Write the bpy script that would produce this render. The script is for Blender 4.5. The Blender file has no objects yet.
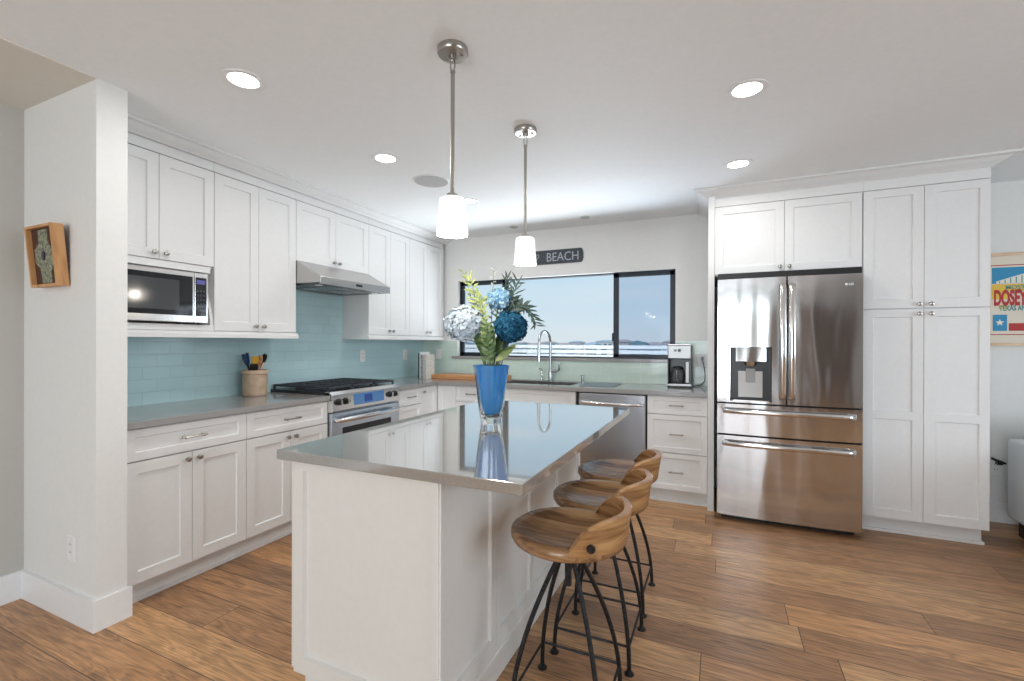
import bpy, bmesh, math, random
from mathutils import Vector, Matrix
random.seed(7)
PI = math.pi
SC = bpy.context.scene
C = SC.collection

# ------------------------------------------------------------------ camera
F_PX, YAW, PITCH, ROLL, CY, CAM_H = 460.64, 0.425, -0.0017, 0.0028, 343.4, 1.3026
cam = bpy.data.cameras.new('camera'); cam.sensor_width = 36.0; cam.sensor_fit = 'HORIZONTAL'
cam.lens = F_PX * 36 / 1024; cam.shift_y = (CY - 340.5) / 1024; cam.clip_start = .02; cam.clip_end = 2000
camo = bpy.data.objects.new('camera', cam); C.objects.link(camo)
_F = Vector((-math.sin(YAW), math.cos(YAW), 0)); _R = Vector((math.cos(YAW), math.sin(YAW), 0)); _U = Vector((0, 0, 1))
F2 = math.cos(PITCH) * _F + math.sin(PITCH) * _U; U2 = -math.sin(PITCH) * _F + math.cos(PITCH) * _U
R3 = math.cos(ROLL) * _R + math.sin(ROLL) * U2; U3 = -math.sin(ROLL) * _R + math.cos(ROLL) * U2
m = Matrix.Identity(4)
for i in range(3):
    m[i][0] = R3[i]; m[i][1] = U3[i]; m[i][2] = -F2[i]
m[2][3] = CAM_H
camo.matrix_world = m
SC.camera = camo

# ------------------------------------------------------------------ world, exposure
SC.view_settings.view_transform = 'Standard'; SC.view_settings.look = 'None'
SC.view_settings.exposure = 0.57; SC.view_settings.gamma = 1.0; SC.view_settings.use_curve_mapping = False
W = bpy.data.worlds.new('sky'); SC.world = W; W.use_nodes = True
nt = W.node_tree; nt.nodes.clear()
wo = nt.nodes.new('ShaderNodeOutputWorld'); bg = nt.nodes.new('ShaderNodeBackground')
tc = nt.nodes.new('ShaderNodeTexCoord'); sx = nt.nodes.new('ShaderNodeSeparateXYZ'); cr = nt.nodes.new('ShaderNodeValToRGB')
nz = nt.nodes.new('ShaderNodeTexNoise'); mp = nt.nodes.new('ShaderNodeMapping'); mx = nt.nodes.new('ShaderNodeMix'); mx.data_type = 'RGBA'
cr2 = nt.nodes.new('ShaderNodeValToRGB')
nt.links.new(tc.outputs['Generated'], sx.inputs[0]); nt.links.new(sx.outputs[2], cr.inputs[0])
e = cr.color_ramp.elements
e[0].position = 0.0; e[0].color = (.72, .80, .86, 1)
e[1].position = .6; e[1].color = (.22, .46, .80, 1)
for p, c in ((.05, (.68, .81, .90, 1)), (.2, (.52, .74, .91, 1))):
    k = e.new(p); k.color = c
nt.links.new(tc.outputs['Generated'], mp.inputs[0]); mp.inputs['Scale'].default_value = (1.5, 1.5, 9)
nt.links.new(mp.outputs[0], nz.inputs[0]); nz.inputs['Scale'].default_value = 2.2; nz.inputs['Detail'].default_value = 5
nt.links.new(nz.outputs[0], cr2.inputs[0]); cr2.color_ramp.elements[0].position = .5; cr2.color_ramp.elements[1].position = .75
cr2.color_ramp.elements[1].color = (.45, .45, .45, 1)
nt.links.new(cr2.outputs[0], mx.inputs[0]); nt.links.new(cr.outputs[0], mx.inputs[6]); mx.inputs[7].default_value = (.85, .88, .92, 1)
nt.links.new(mx.outputs[2], bg.inputs[0]); bg.inputs[1].default_value = .68
nt.links.new(bg.outputs[0], wo.inputs[0])

def area(name, loc, rot, sx_, sy_, power, col=(1, 1, 1), spread=PI):
    l = bpy.data.lights.new(name, 'AREA'); l.shape = 'RECTANGLE'; l.size = sx_; l.size_y = sy_; l.energy = power; l.color = col; l.spread = spread
    o = bpy.data.objects.new(name, l); C.objects.link(o); o.location = loc; o.rotation_euler = rot; return o
# daylight lamps in openings behind the camera, plus one added outside the kitchen window
area('daylight_patio_door', (-.75, -3.96, 1.15), (PI / 2 + .55, 0, 0), 2.6, 2.1, 92, (.88, .94, 1))
area('daylight_side_window', (4.56, .6, 1.45), (PI / 2, 0, PI / 2), 3.0, 1.5, 62, (.78, .89, 1))
area('balcony_bounce_fill', (-1.55, 5.75, .60), (-(PI - 1.05), 0, 0), 2.8, .9, 88, (.88, .94, 1))   # added fill lamp, stands in for sunlit balcony bounce onto the ceiling
sun = bpy.data.lights.new('sun', 'SUN'); sun.energy = .7; sun.angle = .02; sun.color = (1, .95, .88)
so = bpy.data.objects.new('sun', sun); C.objects.link(so); so.rotation_euler = Vector((.35, -.55, -.9)).to_track_quat('-Z', 'Y').to_euler()
so.rotation_euler = Vector((.25, .7, -.75)).to_track_quat('-Z', 'Y').to_euler()

# ------------------------------------------------------------------ materials
def mat(name, col, rough=.5, metal=0, **kw):
    M = bpy.data.materials.new(name); M.use_nodes = True
    b = M.node_tree.nodes['Principled BSDF']
    b.inputs['Base Color'].default_value = (*col, 1); b.inputs['Roughness'].default_value = rough; b.inputs['Metallic'].default_value = metal
    for k, v in kw.items():
        b.inputs[k.replace('_', ' ')].default_value = v
    return M
def N(M, t): return M.node_tree.nodes.new(t)
def L(M, a, b): M.node_tree.links.new(a, b)
def bsdf(M): return M.node_tree.nodes['Principled BSDF']
def mathn(M, op, a, b=None):
    n = N(M, 'ShaderNodeMath'); n.operation = op
    for i, v in enumerate((a, b)):
        if v is None: continue
        if isinstance(v, (int, float)): n.inputs[i].default_value = v
        else: L(M, v, n.inputs[i])
    return n.outputs[0]
def speckle(M, c1, c2, scale=60, detail=3, lo=.35, hi=.65, stretch=(1, 1, 1), bump=0):
    t = N(M, 'ShaderNodeTexCoord'); mp_ = N(M, 'ShaderNodeMapping'); mp_.inputs['Scale'].default_value = stretch
    n = N(M, 'ShaderNodeTexNoise'); n.inputs['Scale'].default_value = scale; n.inputs['Detail'].default_value = detail
    r = N(M, 'ShaderNodeValToRGB'); r.color_ramp.elements[0].position = lo; r.color_ramp.elements[1].position = hi
    r.color_ramp.elements[0].color = (*c1, 1); r.color_ramp.elements[1].color = (*c2, 1)
    L(M, t.outputs['Object'], mp_.inputs[0]); L(M, mp_.outputs[0], n.inputs[0]); L(M, n.outputs[0], r.inputs[0]); L(M, r.outputs[0], bsdf(M).inputs['Base Color'])
    if bump:
        bu = N(M, 'ShaderNodeBump'); bu.inputs['Strength'].default_value = bump; bu.inputs['Distance'].default_value = .002
        L(M, n.outputs[0], bu.inputs['Height']); L(M, bu.outputs[0], bsdf(M).inputs['Normal'])
    return M
def paint(name, col, rough=.5, scale=40):
    M = mat(name, col, rough); c2 = tuple(c * .975 for c in col)
    return speckle(M, c2, col, scale, 2, .3, .7)
def emis(name, col, s):
    M = mat(name, (.1, .1, .1), .3); b = bsdf(M); b.inputs['Emission Color'].default_value = (*col, 1); b.inputs['Emission Strength'].default_value = s
    return M
def glass(name, col=(1, 1, 1), rough=0, ior=1.45):
    return mat(name, col, rough, 0, Transmission_Weight=1.0, IOR=ior)
def pane_mat(name, tint, gloss):
    M = bpy.data.materials.new(name); M.use_nodes = True; n = M.node_tree.nodes; n.remove(n['Principled BSDF'])
    tr = n.new('ShaderNodeBsdfTransparent'); tr.inputs[0].default_value = (*tint, 1); gl = n.new('ShaderNodeBsdfGlossy'); gl.inputs['Roughness'].default_value = .02
    mi = n.new('ShaderNodeMixShader'); fr = n.new('ShaderNodeFresnel'); fr.inputs[0].default_value = gloss
    L(M, fr.outputs[0], mi.inputs[0]); L(M, tr.outputs[0], mi.inputs[1]); L(M, gl.outputs[0], mi.inputs[2]); L(M, mi.outputs[0], n['Material Output'].inputs[0])
    return M

def floor_mat():
    M = mat('brushed_oak_planks', (.3, .2, .12), .36); b = bsdf(M)
    t = N(M, 'ShaderNodeTexCoord'); s = N(M, 'ShaderNodeSeparateXYZ'); L(M, t.outputs['Object'], s.inputs[0])
    PW, PL = .19, 1.75
    ry = mathn(M, 'DIVIDE', s.outputs[1], PW); row = mathn(M, 'FLOOR', ry); fy = mathn(M, 'FRACT', ry)
    wn = N(M, 'ShaderNodeTexWhiteNoise'); wn.noise_dimensions = '1D'; L(M, row, wn.inputs['W'])
    rx = mathn(M, 'ADD', mathn(M, 'DIVIDE', s.outputs[0], PL), mathn(M, 'MULTIPLY', wn.outputs[0], 7.3))
    colm = mathn(M, 'FLOOR', rx); fx = mathn(M, 'FRACT', rx)
    cb = N(M, 'ShaderNodeCombineXYZ'); L(M, row, cb.inputs[0]); L(M, colm, cb.inputs[1])
    w2 = N(M, 'ShaderNodeTexWhiteNoise'); w2.noise_dimensions = '2D'; L(M, cb.outputs[0], w2.inputs['Vector'])
    base = N(M, 'ShaderNodeValToRGB'); el = base.color_ramp.elements
    el[0].position = 0; el[0].color = (.275, .145, .072, 1); el[1].position = 1; el[1].color = (.52, .288, .132, 1)
    for p, c in ((.35, (.36, .190, .091)), (.6, (.43, .222, .098)), (.8, (.43, .247, .121))): k = el.new(p); k.color = (*c, 1)
    L(M, w2.outputs[0], base.inputs[0])
    # grain, shifted per plank
    off = N(M, 'ShaderNodeVectorMath'); off.operation = 'SCALE'; L(M, w2.outputs['Color'], off.inputs[0]); off.inputs['Scale'].default_value = 37
    ad = N(M, 'ShaderNodeVectorMath'); ad.operation = 'ADD'; L(M, t.outputs['Object'], ad.inputs[0]); L(M, off.outputs[0], ad.inputs[1])
    m1 = N(M, 'ShaderNodeMapping'); m1.inputs['Scale'].default_value = (1.3, 9, 1); L(M, ad.outputs[0], m1.inputs[0])
    n1 = N(M, 'ShaderNodeTexNoise'); n1.inputs['Scale'].default_value = 1.5; n1.inputs['Detail'].default_value = 3; n1.inputs['Distortion'].default_value = .5; L(M, m1.outputs[0], n1.inputs[0])
    wv = mathn(M, 'SINE', mathn(M, 'MULTIPLY', n1.outputs[0], 48))
    m2 = N(M, 'ShaderNodeMapping'); m2.inputs['Scale'].default_value = (5, 120, 1); L(M, ad.outputs[0], m2.inputs[0])
    n2 = N(M, 'ShaderNodeTexNoise'); n2.inputs['Scale'].default_value = 1.3; n2.inputs['Detail'].default_value = 4; L(M, m2.outputs[0], n2.inputs[0])
    g = mathn(M, 'ADD', mathn(M, 'MULTIPLY', wv, .17), mathn(M, 'MULTIPLY', n2.outputs[0], 1.7))
    g = mathn(M, 'ADD', g, mathn(M, 'MULTIPLY', n1.outputs[0], .7)); g = mathn(M, 'ADD', g, -.18)
    mg = N(M, 'ShaderNodeMix'); mg.data_type = 'RGBA'; mg.blend_type = 'MULTIPLY'; mg.inputs[0].default_value = 1
    L(M, base.outputs[0], mg.inputs[6]); cg = N(M, 'ShaderNodeCombineColor'); [L(M, g, cg.inputs[i]) for i in range(3)]; L(M, cg.outputs[0], mg.inputs[7])
    # gaps
    dy = mathn(M, 'MULTIPLY', mathn(M, 'MINIMUM', fy, mathn(M, 'SUBTRACT', 1, fy)), PW)
    dx = mathn(M, 'MULTIPLY', mathn(M, 'MINIMUM', fx, mathn(M, 'SUBTRACT', 1, fx)), PL)
    dm = mathn(M, 'MINIMUM', dx, dy); gap = mathn(M, 'LESS_THAN', dm, .0016)
    mk = N(M, 'ShaderNodeMix'); mk.data_type = 'RGBA'; L(M, gap, mk.inputs[0]); L(M, mg.outputs[2], mk.inputs[6]); mk.inputs[7].default_value = (.03, .018, .012, 1)
    L(M, mk.outputs[2], b.inputs['Base Color'])
    bu = N(M, 'ShaderNodeBump'); bu.inputs['Strength'].default_value = .35; bu.inputs['Distance'].default_value = .003
    hh = mathn(M, 'SUBTRACT', g, mathn(M, 'MULTIPLY', gap, 2)); L(M, hh, bu.inputs['Height']); L(M, bu.outputs[0], b.inputs['Normal'])
    return M

def tile_mat(name, axis, c1, c2, grout, rough=.12):
    M = mat(name, c1, rough, 0); b = bsdf(M)
    t = N(M, 'ShaderNodeTexCoord'); s = N(M, 'ShaderNodeSeparateXYZ'); L(M, t.outputs['Object'], s.inputs[0])
    cb = N(M, 'ShaderNodeCombineXYZ'); L(M, s.outputs[axis], cb.inputs[0]); L(M, mathn(M, 'SUBTRACT', s.outputs[2], .914), cb.inputs[1])
    br = N(M, 'ShaderNodeTexBrick'); br.inputs['Scale'].default_value = 1; br.inputs['Brick Width'].default_value = .155; br.inputs['Row Height'].default_value = .0775
    br.inputs['Mortar Size'].default_value = .0018; br.inputs['Mortar Smooth'].default_value = .1
    br.inputs['Color1'].default_value = (*c1, 1); br.inputs['Color2'].default_value = (*c2, 1); br.inputs['Mortar'].default_value = (*grout, 1)
    L(M, cb.outputs[0], br.inputs['Vector']); L(M, br.outputs['Color'], b.inputs['Base Color'])
    L(M, mathn(M, 'ADD', mathn(M, 'MULTIPLY', br.outputs['Fac'], .5), rough), b.inputs['Roughness'])
    bu = N(M, 'ShaderNodeBump'); bu.inputs['Strength'].default_value = .5; bu.inputs['Distance'].default_value = .002; bu.invert = True
    L(M, br.outputs['Fac'], bu.inputs['Height']); L(M, bu.outputs[0], b.inputs['Normal'])
    return M

def wood_mat(name, dark, mid, light, rough=.4, stretch=(3, 22, 22), scale=1.4, plank=None):
    M = mat(name, mid, rough); b = bsdf(M)
    t = N(M, 'ShaderNodeTexCoord'); mp_ = N(M, 'ShaderNodeMapping'); mp_.inputs['Scale'].default_value = stretch
    L(M, t.outputs['Object'], mp_.inputs[0]); vec = mp_.outputs[0]
    if plank:
        s = N(M, 'ShaderNodeSeparateXYZ'); L(M, t.outputs['Object'], s.inputs[0])
        row = mathn(M, 'FLOOR', mathn(M, 'DIVIDE', s.outputs[1], plank)); wn = N(M, 'ShaderNodeTexWhiteNoise'); wn.noise_dimensions = '1D'; L(M, row, wn.inputs['W'])
        ad = N(M, 'ShaderNodeVectorMath'); ad.operation = 'MULTIPLY_ADD'; L(M, wn.outputs['Color'], ad.inputs[0]); ad.inputs[1].default_value = (9, 9, 9); L(M, vec, ad.inputs[2]); vec = ad.outputs[0]
    n = N(M, 'ShaderNodeTexNoise'); n.inputs['Scale'].default_value = scale; n.inputs['Detail'].default_value = 6; n.inputs['Distortion'].default_value = .9; L(M, vec, n.inputs[0])
    v = n.outputs[0]
    if plank: v = mathn(M, 'ADD', mathn(M, 'MULTIPLY', wn.outputs[0], .28), mathn(M, 'SUBTRACT', v, .12))
    r = N(M, 'ShaderNodeValToRGB'); r.color_ramp.elements[0].position = .3; r.color_ramp.elements[0].color = (*dark, 1); r.color_ramp.elements[1].position = .72; r.color_ramp.elements[1].color = (*light, 1)
    k = r.color_ramp.elements.new(.5); k.color = (*mid, 1); L(M, v, r.inputs[0]); L(M, r.outputs[0], b.inputs['Base Color'])
    return M

def steel(name, col=(.62, .61, .60), rough=.22, warp=0, axis=2):
    M = mat(name, col, rough, 1.0)
    t = N(M, 'ShaderNodeTexCoord'); mp_ = N(M, 'ShaderNodeMapping'); sc = [220, 220, 220]; sc[axis] = 3; mp_.inputs['Scale'].default_value = sc
    n = N(M, 'ShaderNodeTexNoise'); n.inputs['Scale'].default_value = 1; n.inputs['Detail'].default_value = 2
    L(M, t.outputs['Object'], mp_.inputs[0]); L(M, mp_.outputs[0], n.inputs[0])
    L(M, mathn(M, 'ADD', mathn(M, 'MULTIPLY', n.outputs[0], .05), rough - .025), bsdf(M).inputs['Roughness'])
    if warp:
        m3 = N(M, 'ShaderNodeMapping'); m3.inputs['Scale'].default_value = (5.5, 5.5, 1.1); n3 = N(M, 'ShaderNodeTexNoise'); n3.inputs['Scale'].default_value = 1.0; n3.inputs['Detail'].default_value = 1
        L(M, t.outputs['Object'], m3.inputs[0]); L(M, m3.outputs[0], n3.inputs[0])
        bu = N(M, 'ShaderNodeBump'); bu.inputs['Strength'].default_value = 1; bu.inputs['Distance'].default_value = warp; L(M, n3.outputs[0], bu.inputs['Height']); L(M, bu.outputs[0], bsdf(M).inputs['Normal'])
    return M

WALL = paint('wall_paint', (.78, .775, .75), .6)
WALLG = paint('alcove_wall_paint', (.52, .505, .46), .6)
CEIL = paint('ceiling_paint', (.87, .885, .89), .7)
TRIM = paint('trim_paint', (.84, .84, .84), .35)
CAB = paint('cabinet_paint', (.79, .79, .785), .45)
ISL = paint('island_paint', (.77, .745, .70), .35)  # white paint like the cabinets, with warm light mixed into the colour
GAPM = mat('cabinet_interior', (.45, .45, .44), .7)
FLOOR = floor_mat()
TILE_L = tile_mat('glass_subway_tile_left', 1, (.47, .67, .70), (.50, .70, .73), (.42, .58, .61))  # same tile as the back wall; bluer tint stands for reflected sky
TILE_B = tile_mat('glass_subway_tile_back', 0, (.55, .67, .60), (.57, .69, .62), (.63, .73, .67))
QZ = speckle(mat('grey_quartz', (.3, .3, .3), .12), (.27, .263, .257), (.33, .322, .315), 260, 4)
QZI = speckle(mat('island_quartz', (.25, .24, .22), .09, 0, IOR=2.7, Coat_Weight=1.0, Coat_Roughness=.03, Coat_IOR=1.7), (.255, .245, .225), (.305, .295, .275), 300, 4)
SS = steel('stainless_steel', (.60, .59, .58), .22, 0, 0)
SSF = steel('stainless_fridge', (.62, .62, .63), .12, .014, 0)
SSH = steel('polished_steel', (.75, .74, .73), .14, 0, 0)
NICK = mat('brushed_nickel', (.42, .40, .37), .28, 1)
CHROME = mat('chrome', (.50, .51, .53), .16, 1)
BLACK = mat('black_plastic', (.012, .012, .013), .3)
BLKG = mat('black_glass', (.008, .009, .011), .06)
IRON = speckle(mat('black_iron', (.02, .02, .022), .45, .6), (.014, .014, .016), (.035, .034, .036), 90)
CAST = speckle(mat('cast_iron_grate', (.03, .035, .045), .55), (.02, .023, .03), (.045, .05, .065), 120, bump=.4)
FRAME = mat('window_frame_bronze', (.018, .026, .038), .4, .3)
PLATE = mat('white_plastic', (.82, .82, .80), .35)
DARKH = mat('dark_slot', (.02, .02, .02), .7)
SEATW = wood_mat('acacia_seat', (.17, .085, .038), (.33, .178, .08), (.48, .29, .145), .2, (3, 26, 26), 1.3, .062)
BACKW = wood_mat('acacia_bent_back', (.22, .105, .04), (.38, .195, .078), (.50, .29, .125), .15, (4, 4, 30), 1.3)
PANE = pane_mat('window_glass', (.97, .98, .98), 1.12)
SCREEN = pane_mat('window_glass_with_screen', (.80, .84, .89), 1.12)

# ------------------------------------------------------------------ mesh helpers
class MB:
    def __init__(s): s.bm = bmesh.new()
    def box(s, x0, y0, z0, x1, y1, z1, M=None):
        vs = [s.bm.verts.new(p) for p in ((x0, y0, z0), (x1, y0, z0), (x1, y1, z0), (x0, y1, z0), (x0, y0, z1), (x1, y0, z1), (x1, y1, z1), (x0, y1, z1))]
        for f in ((0, 3, 2, 1), (4, 5, 6, 7), (0, 1, 5, 4), (1, 2, 6, 5), (2, 3, 7, 6), (3, 0, 4, 7)): s.bm.faces.new([vs[i] for i in f])
        if M is not None:
            for v in vs: v.co = M @ v.co
        return s
    def rings(s, rings, close=True, cap=True, loop=False):
        rs = [[s.bm.verts.new(p) for p in r] for r in rings]; n = len(rs[0])
        pairs = list(zip(rs, rs[1:])) + ([(rs[-1], rs[0])] if loop else [])
        for a, b in pairs:
            for i in range(n if close else n - 1):
                j = (i + 1) % n
                try: s.bm.faces.new((a[i], a[j], b[j], b[i]))
                except ValueError: pass
        if cap and not loop:
            s.bm.faces.new(rs[0][::-1]); s.bm.faces.new(rs[-1])
        return s
    def lathe(s, prof, seg=24, c=(0, 0, 0), M=None, cap=True):
        rr = []
        for r, z in prof:
            ring = [Vector((c[0] + r * math.cos(2 * PI * i / seg), c[1] + r * math.sin(2 * PI * i / seg), c[2] + z)) for i in range(seg)]
            if M is not None: ring = [M @ v for v in ring]
            rr.append(ring)
        return s.rings(rr, cap=cap)
    def cyl(s, p0, p1, r, seg=12, r1=None):
        return s.tube([p0, p1], r, seg, rads=None if r1 is None else [r, r1])
    def tube(s, pts, r, seg=8, loop=False, rads=None):
        pts = [Vector(p) for p in pts]; n = len(pts); rings = []; up = None
        for i, p in enumerate(pts):
            if loop: d = pts[(i + 1) % n] - pts[i - 1]
            else: d = pts[min(i + 1, n - 1)] - pts[max(i - 1, 0)]
            d.normalize()
            if up is None:
                up = Vector((0, 0, 1)) if abs(d.z) < .9 else Vector((1, 0, 0))
            a = d.cross(up)
            if a.length < 1e-5: a = d.orthogonal()
            a.normalize(); b = a.cross(d).normalized(); up = b
            q = rads[i] if rads else r
            rings.append([p + q * (math.cos(2 * PI * k / seg) * a + math.sin(2 * PI * k / seg) * b) for k in range(seg)])
        return s.rings(rings, loop=loop)
    def prism(s, poly, z0, z1, M=None):   # polygon in xy extruded in z
        a = [Vector((x, y, z0)) for x, y in poly]; b = [Vector((x, y, z1)) for x, y in poly]
        if M is not None: a = [M @ v for v in a]; b = [M @ v for v in b]
        return s.rings([a, b])
    def quad(s, *p):
        s.bm.faces.new([s.bm.verts.new(q) for q in p]); return s
    def panel(s, x0, x1, z0, z1, y=0, t=.02, rails=(.057, .057, .057, .057), rec=.009, mids=()):
        # shaker front facing -y: rails = left, right, bottom, top ; mids = list of (z_low, z_high) crossing rails
        l, r, bt, tp = rails
        zs = [z0 + bt] + [v for mm in mids for v in mm] + [z1 - tp]
        wins = [(zs[i], zs[i + 1]) for i in range(0, len(zs), 2)]
        xa, xb = x0 + l, x1 - r; e_ = .004
        s.box(x0, y + rec, z0, x1, y + t, z1)
        s.box(x0, y, z0, xa, y + rec, z1); s.box(xb, y, z0, x1, y + rec, z1)
        cuts = [z0] + [v for w in wins for v in w] + [z1]
        for i in range(0, len(cuts), 2): s.box(xa, y, cuts[i], xb, y + rec, cuts[i + 1])
        for (a, b) in wins:   # small bevel bead around the recessed field
            for (p, q, rr_, ss) in (((xa, y + .001, a), (xb, y + .001, a), (xb - e_, y + rec, a + e_), (xa + e_, y + rec, a + e_)),
                                    ((xb, y + .001, b), (xa, y + .001, b), (xa + e_, y + rec, b - e_), (xb - e_, y + rec, b - e_)),
                                    ((xa, y + .001, b), (xa, y + .001, a), (xa + e_, y + rec, a + e_), (xa + e_, y + rec, b - e_)),
                                    ((xb, y + .001, a), (xb, y + .001, b), (xb - e_, y + rec, b - e_), (xb - e_, y + rec, a + e_))):
                s.quad(p, q, rr_, ss)
        return s
    def build(s, name, material, parent=None, smooth=False, bevel=0, seg=2, weld=False):
        if weld: bmesh.ops.remove_doubles(s.bm, verts=s.bm.verts, dist=1e-5)
        bmesh.ops.recalc_face_normals(s.bm, faces=s.bm.faces)
        me = bpy.data.meshes.new(name); s.bm.to_mesh(me); s.bm.free()
        me.materials.append(material)
        if smooth:
            for p in me.polygons: p.use_smooth = True
            try: me.set_sharp_from_angle(angle=math.radians(smooth if smooth > 1 else 40))
            except Exception: pass
        o = bpy.data.objects.new(name, me); C.objects.link(o)
        if parent: o.parent = parent
        if bevel:
            b = o.modifiers.new('bevel', 'BEVEL'); b.width = bevel; b.segments = seg; b.limit_method = 'ANGLE'; b.angle_limit = math.radians(40)
        return o
def tag(o, label=None, cat=None, group=None, kind=None):
    for k, v in (('label', label), ('category', cat), ('group', group), ('kind', kind)):
        if v: o[k] = v
    return o
def empty(name, loc=(0, 0, 0), rz=0, label=None, cat=None, group=None, kind=None):
    o = bpy.data.objects.new(name, None); C.objects.link(o); o.location = loc; o.rotation_euler = (0, 0, rz); o.empty_display_size = .05
    return tag(o, label, cat, group, kind)
def copy_tree(o, parent=None):
    c = o.copy(); C.objects.link(c); c.parent = parent
    for ch in [x for x in C.objects if x.parent == o]: copy_tree(ch, c)
    return c
def text(name, s, size, material, parent, M, depth=.001, offset=0, xs=1.0):
    cu = bpy.data.curves.new(name, 'FONT'); cu.body = s; cu.size = size; cu.extrude = depth; cu.offset = offset; cu.align_x = 'LEFT'
    ob = bpy.data.objects.new(name, cu); C.objects.link(ob); bpy.context.view_layer.update()
    me = bpy.data.meshes.new_from_object(ob.evaluated_get(bpy.context.evaluated_depsgraph_get()))
    bpy.data.objects.remove(ob); bpy.data.curves.remove(cu)
    me.transform(M @ Matrix.Diagonal((xs, 1, 1, 1))); me.materials.clear(); me.materials.append(material)
    o = bpy.data.objects.new(name, me); C.objects.link(o); o.parent = parent; return o
def face_my(x, y, z):   # text plane looking towards -y
    return Matrix.Translation((x, y, z)) @ Matrix.Rotation(PI / 2, 4, 'X')

XW, YW, ZC = -3.22, 4.54, 2.485      # left wall, back wall, ceiling
ZT = .914                            # worktop
XBL, YBK = -2.60, 3.92               # base cabinet door planes
XUP = -2.90                          # upper door plane

# ------------------------------------------------------------------ room shell
def struct(name, b, m, **k): return tag(b.build(name, m, **k), kind='structure')
struct('floor', MB().box(-3.4, -4.2, -.08, 4.8, 4.75, 0), FLOOR)
struct('ceiling', MB().box(-2.556, -4.2, ZC, 4.8, 4.75, ZC + .1).box(-3.4, 1.115, ZC, -2.556, 4.75, ZC + .1), CEIL)
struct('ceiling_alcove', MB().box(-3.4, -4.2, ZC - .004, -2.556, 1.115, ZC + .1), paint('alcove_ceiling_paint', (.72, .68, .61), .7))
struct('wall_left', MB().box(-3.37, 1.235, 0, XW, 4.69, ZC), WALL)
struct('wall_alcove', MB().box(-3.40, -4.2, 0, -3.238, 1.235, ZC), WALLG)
struct('wall_pillar', MB().box(-3.24, 1.115, 0, -2.556, 1.235, ZC), WALL)
WX0, WX1, WZ0, WZ1 = -2.733, -.384, 1.12, 1.998
struct('wall_back', MB().box(XW, YW, 0, WX0, 4.69, ZC).box(WX1, YW, 0, 4.8, 4.69, ZC).box(WX0, YW, 0, WX1, 4.69, WZ0).box(WX0, YW, WZ1, WX1, 4.69, ZC), WALL)
# rear wall behind the camera, with a wide glazed opening and curtains
struct('wall_rear', MB().box(-3.4, -4.15, 0, -2.1, -4.0, ZC).box(.75, -4.15, 0, 4.8, -4.0, ZC).box(-2.1, -4.15, 2.25, .75, -4.0, ZC), WALL)
struct('wall_right', MB().box(4.6, -4.0, 0, 4.75, -1.0, ZC).box(4.6, 2.2, 0, 4.75, 4.54, ZC).box(4.6, -1.0, 0, 4.75, 2.2, .7).box(4.6, -1.0, 2.2, 4.75, 2.2, ZC), WALL)
# baseboards
def bb(name, pts, out, h=.14):
    b = MB()
    for (x0, y0, x1, y1) in pts: b.box(x0, y0, 0, x1, y1, h)
    return struct(name, b, TRIM)
bb('baseboard_pillar', [(-3.223, 1.100, -2.556, 1.115), (-2.556, 1.1, -2.541, 1.25)], 0)
bb('baseboard_alcove', [(-3.238, -4.0, -3.223, 1.115)], 0)
bb('baseboard_back', [(1.6, 4.525, 4.6, 4.54)], 0)
bb('baseboard_rear', [(.75, -4.0, 4.6, -3.985)], 0)

# kitchen window: fixed middle pane, a sliding sash on each side
wn_ = empty('window_1', ((WX0 + WX1) / 2, 4.60, WZ0), kind='structure')
def wl(b, *a): return b.box(*a)
cx, cyy, cz = wn_.location
def lbox(b, x0, y0, z0, x1, y1, z1): return b.box(x0 - cx, y0 - cyy, z0 - cz, x1 - cx, y1 - cyy, z1 - cz)
b = MB()
lbox(b, WX0, 4.585, 1.150, WX1, 4.67, 1.160); lbox(b, WX0, 4.585, 1.988, WX1, 4.67, WZ1)
lbox(b, WX0, 4.585, 1.15, WX0 + .012, 4.67, WZ1); lbox(b, WX1 - .012, 4.585, 1.15, WX1, 4.67, WZ1)
b.build('window_frame', FRAME, wn_)
for x0, x1, ml, mr in ((WX0 + .012, -2.132, .034, .06), (-.972, WX1 - .012, .05, .040)):
    b = MB(); lbox(b, x0, 4.595, 1.16, x0 + ml, 4.625, 1.988); lbox(b, x1 - mr, 4.595, 1.16, x1, 4.625, 1.988)
    lbox(b, x0, 4.595, 1.16, x1, 4.625, 1.19); lbox(b, x0, 4.595, 1.952, x1, 4.625, 1.988)
    sf = b.build('sash', FRAME, wn_)
    lbox(MB(), 0, 0, 0, 0, 0, 0)
    b = MB(); lbox(b, x0 + ml, 4.609, 1.19, x1 - mr, 4.613, 1.952); b.build('pane', SCREEN if x0 > -1.5 else PANE, sf)
b = MB(); lbox(b, -2.132, 4.640, 1.160, -.972, 4.644, 1.988); b.build('pane', PANE, wn_)
b = MB(); lbox(b, -.985, 4.585, 1.32, -.968, 4.597, 1.40); b.build('latch', FRAME, wn_, bevel=.003)
struct('window_sill_1', MB().box(-2.80, 4.515, 1.118, -.36, 4.69, 1.149), QZ, bevel=.002)
# tile behind the worktops
struct('trim_backsplash_left', MB().box(XW, 1.235, .914, XW + .012, 4.54, 1.90), TILE_L)
struct('trim_backsplash_back', MB().box(XW + .012, 4.528, .914, -2.74, 4.54, 1.320).box(-2.74, 4.528, .914, -.37, 4.54, 1.118).box(-.37, 4.528, .914, -.0895, 4.54, 1.320), TILE_B)

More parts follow.
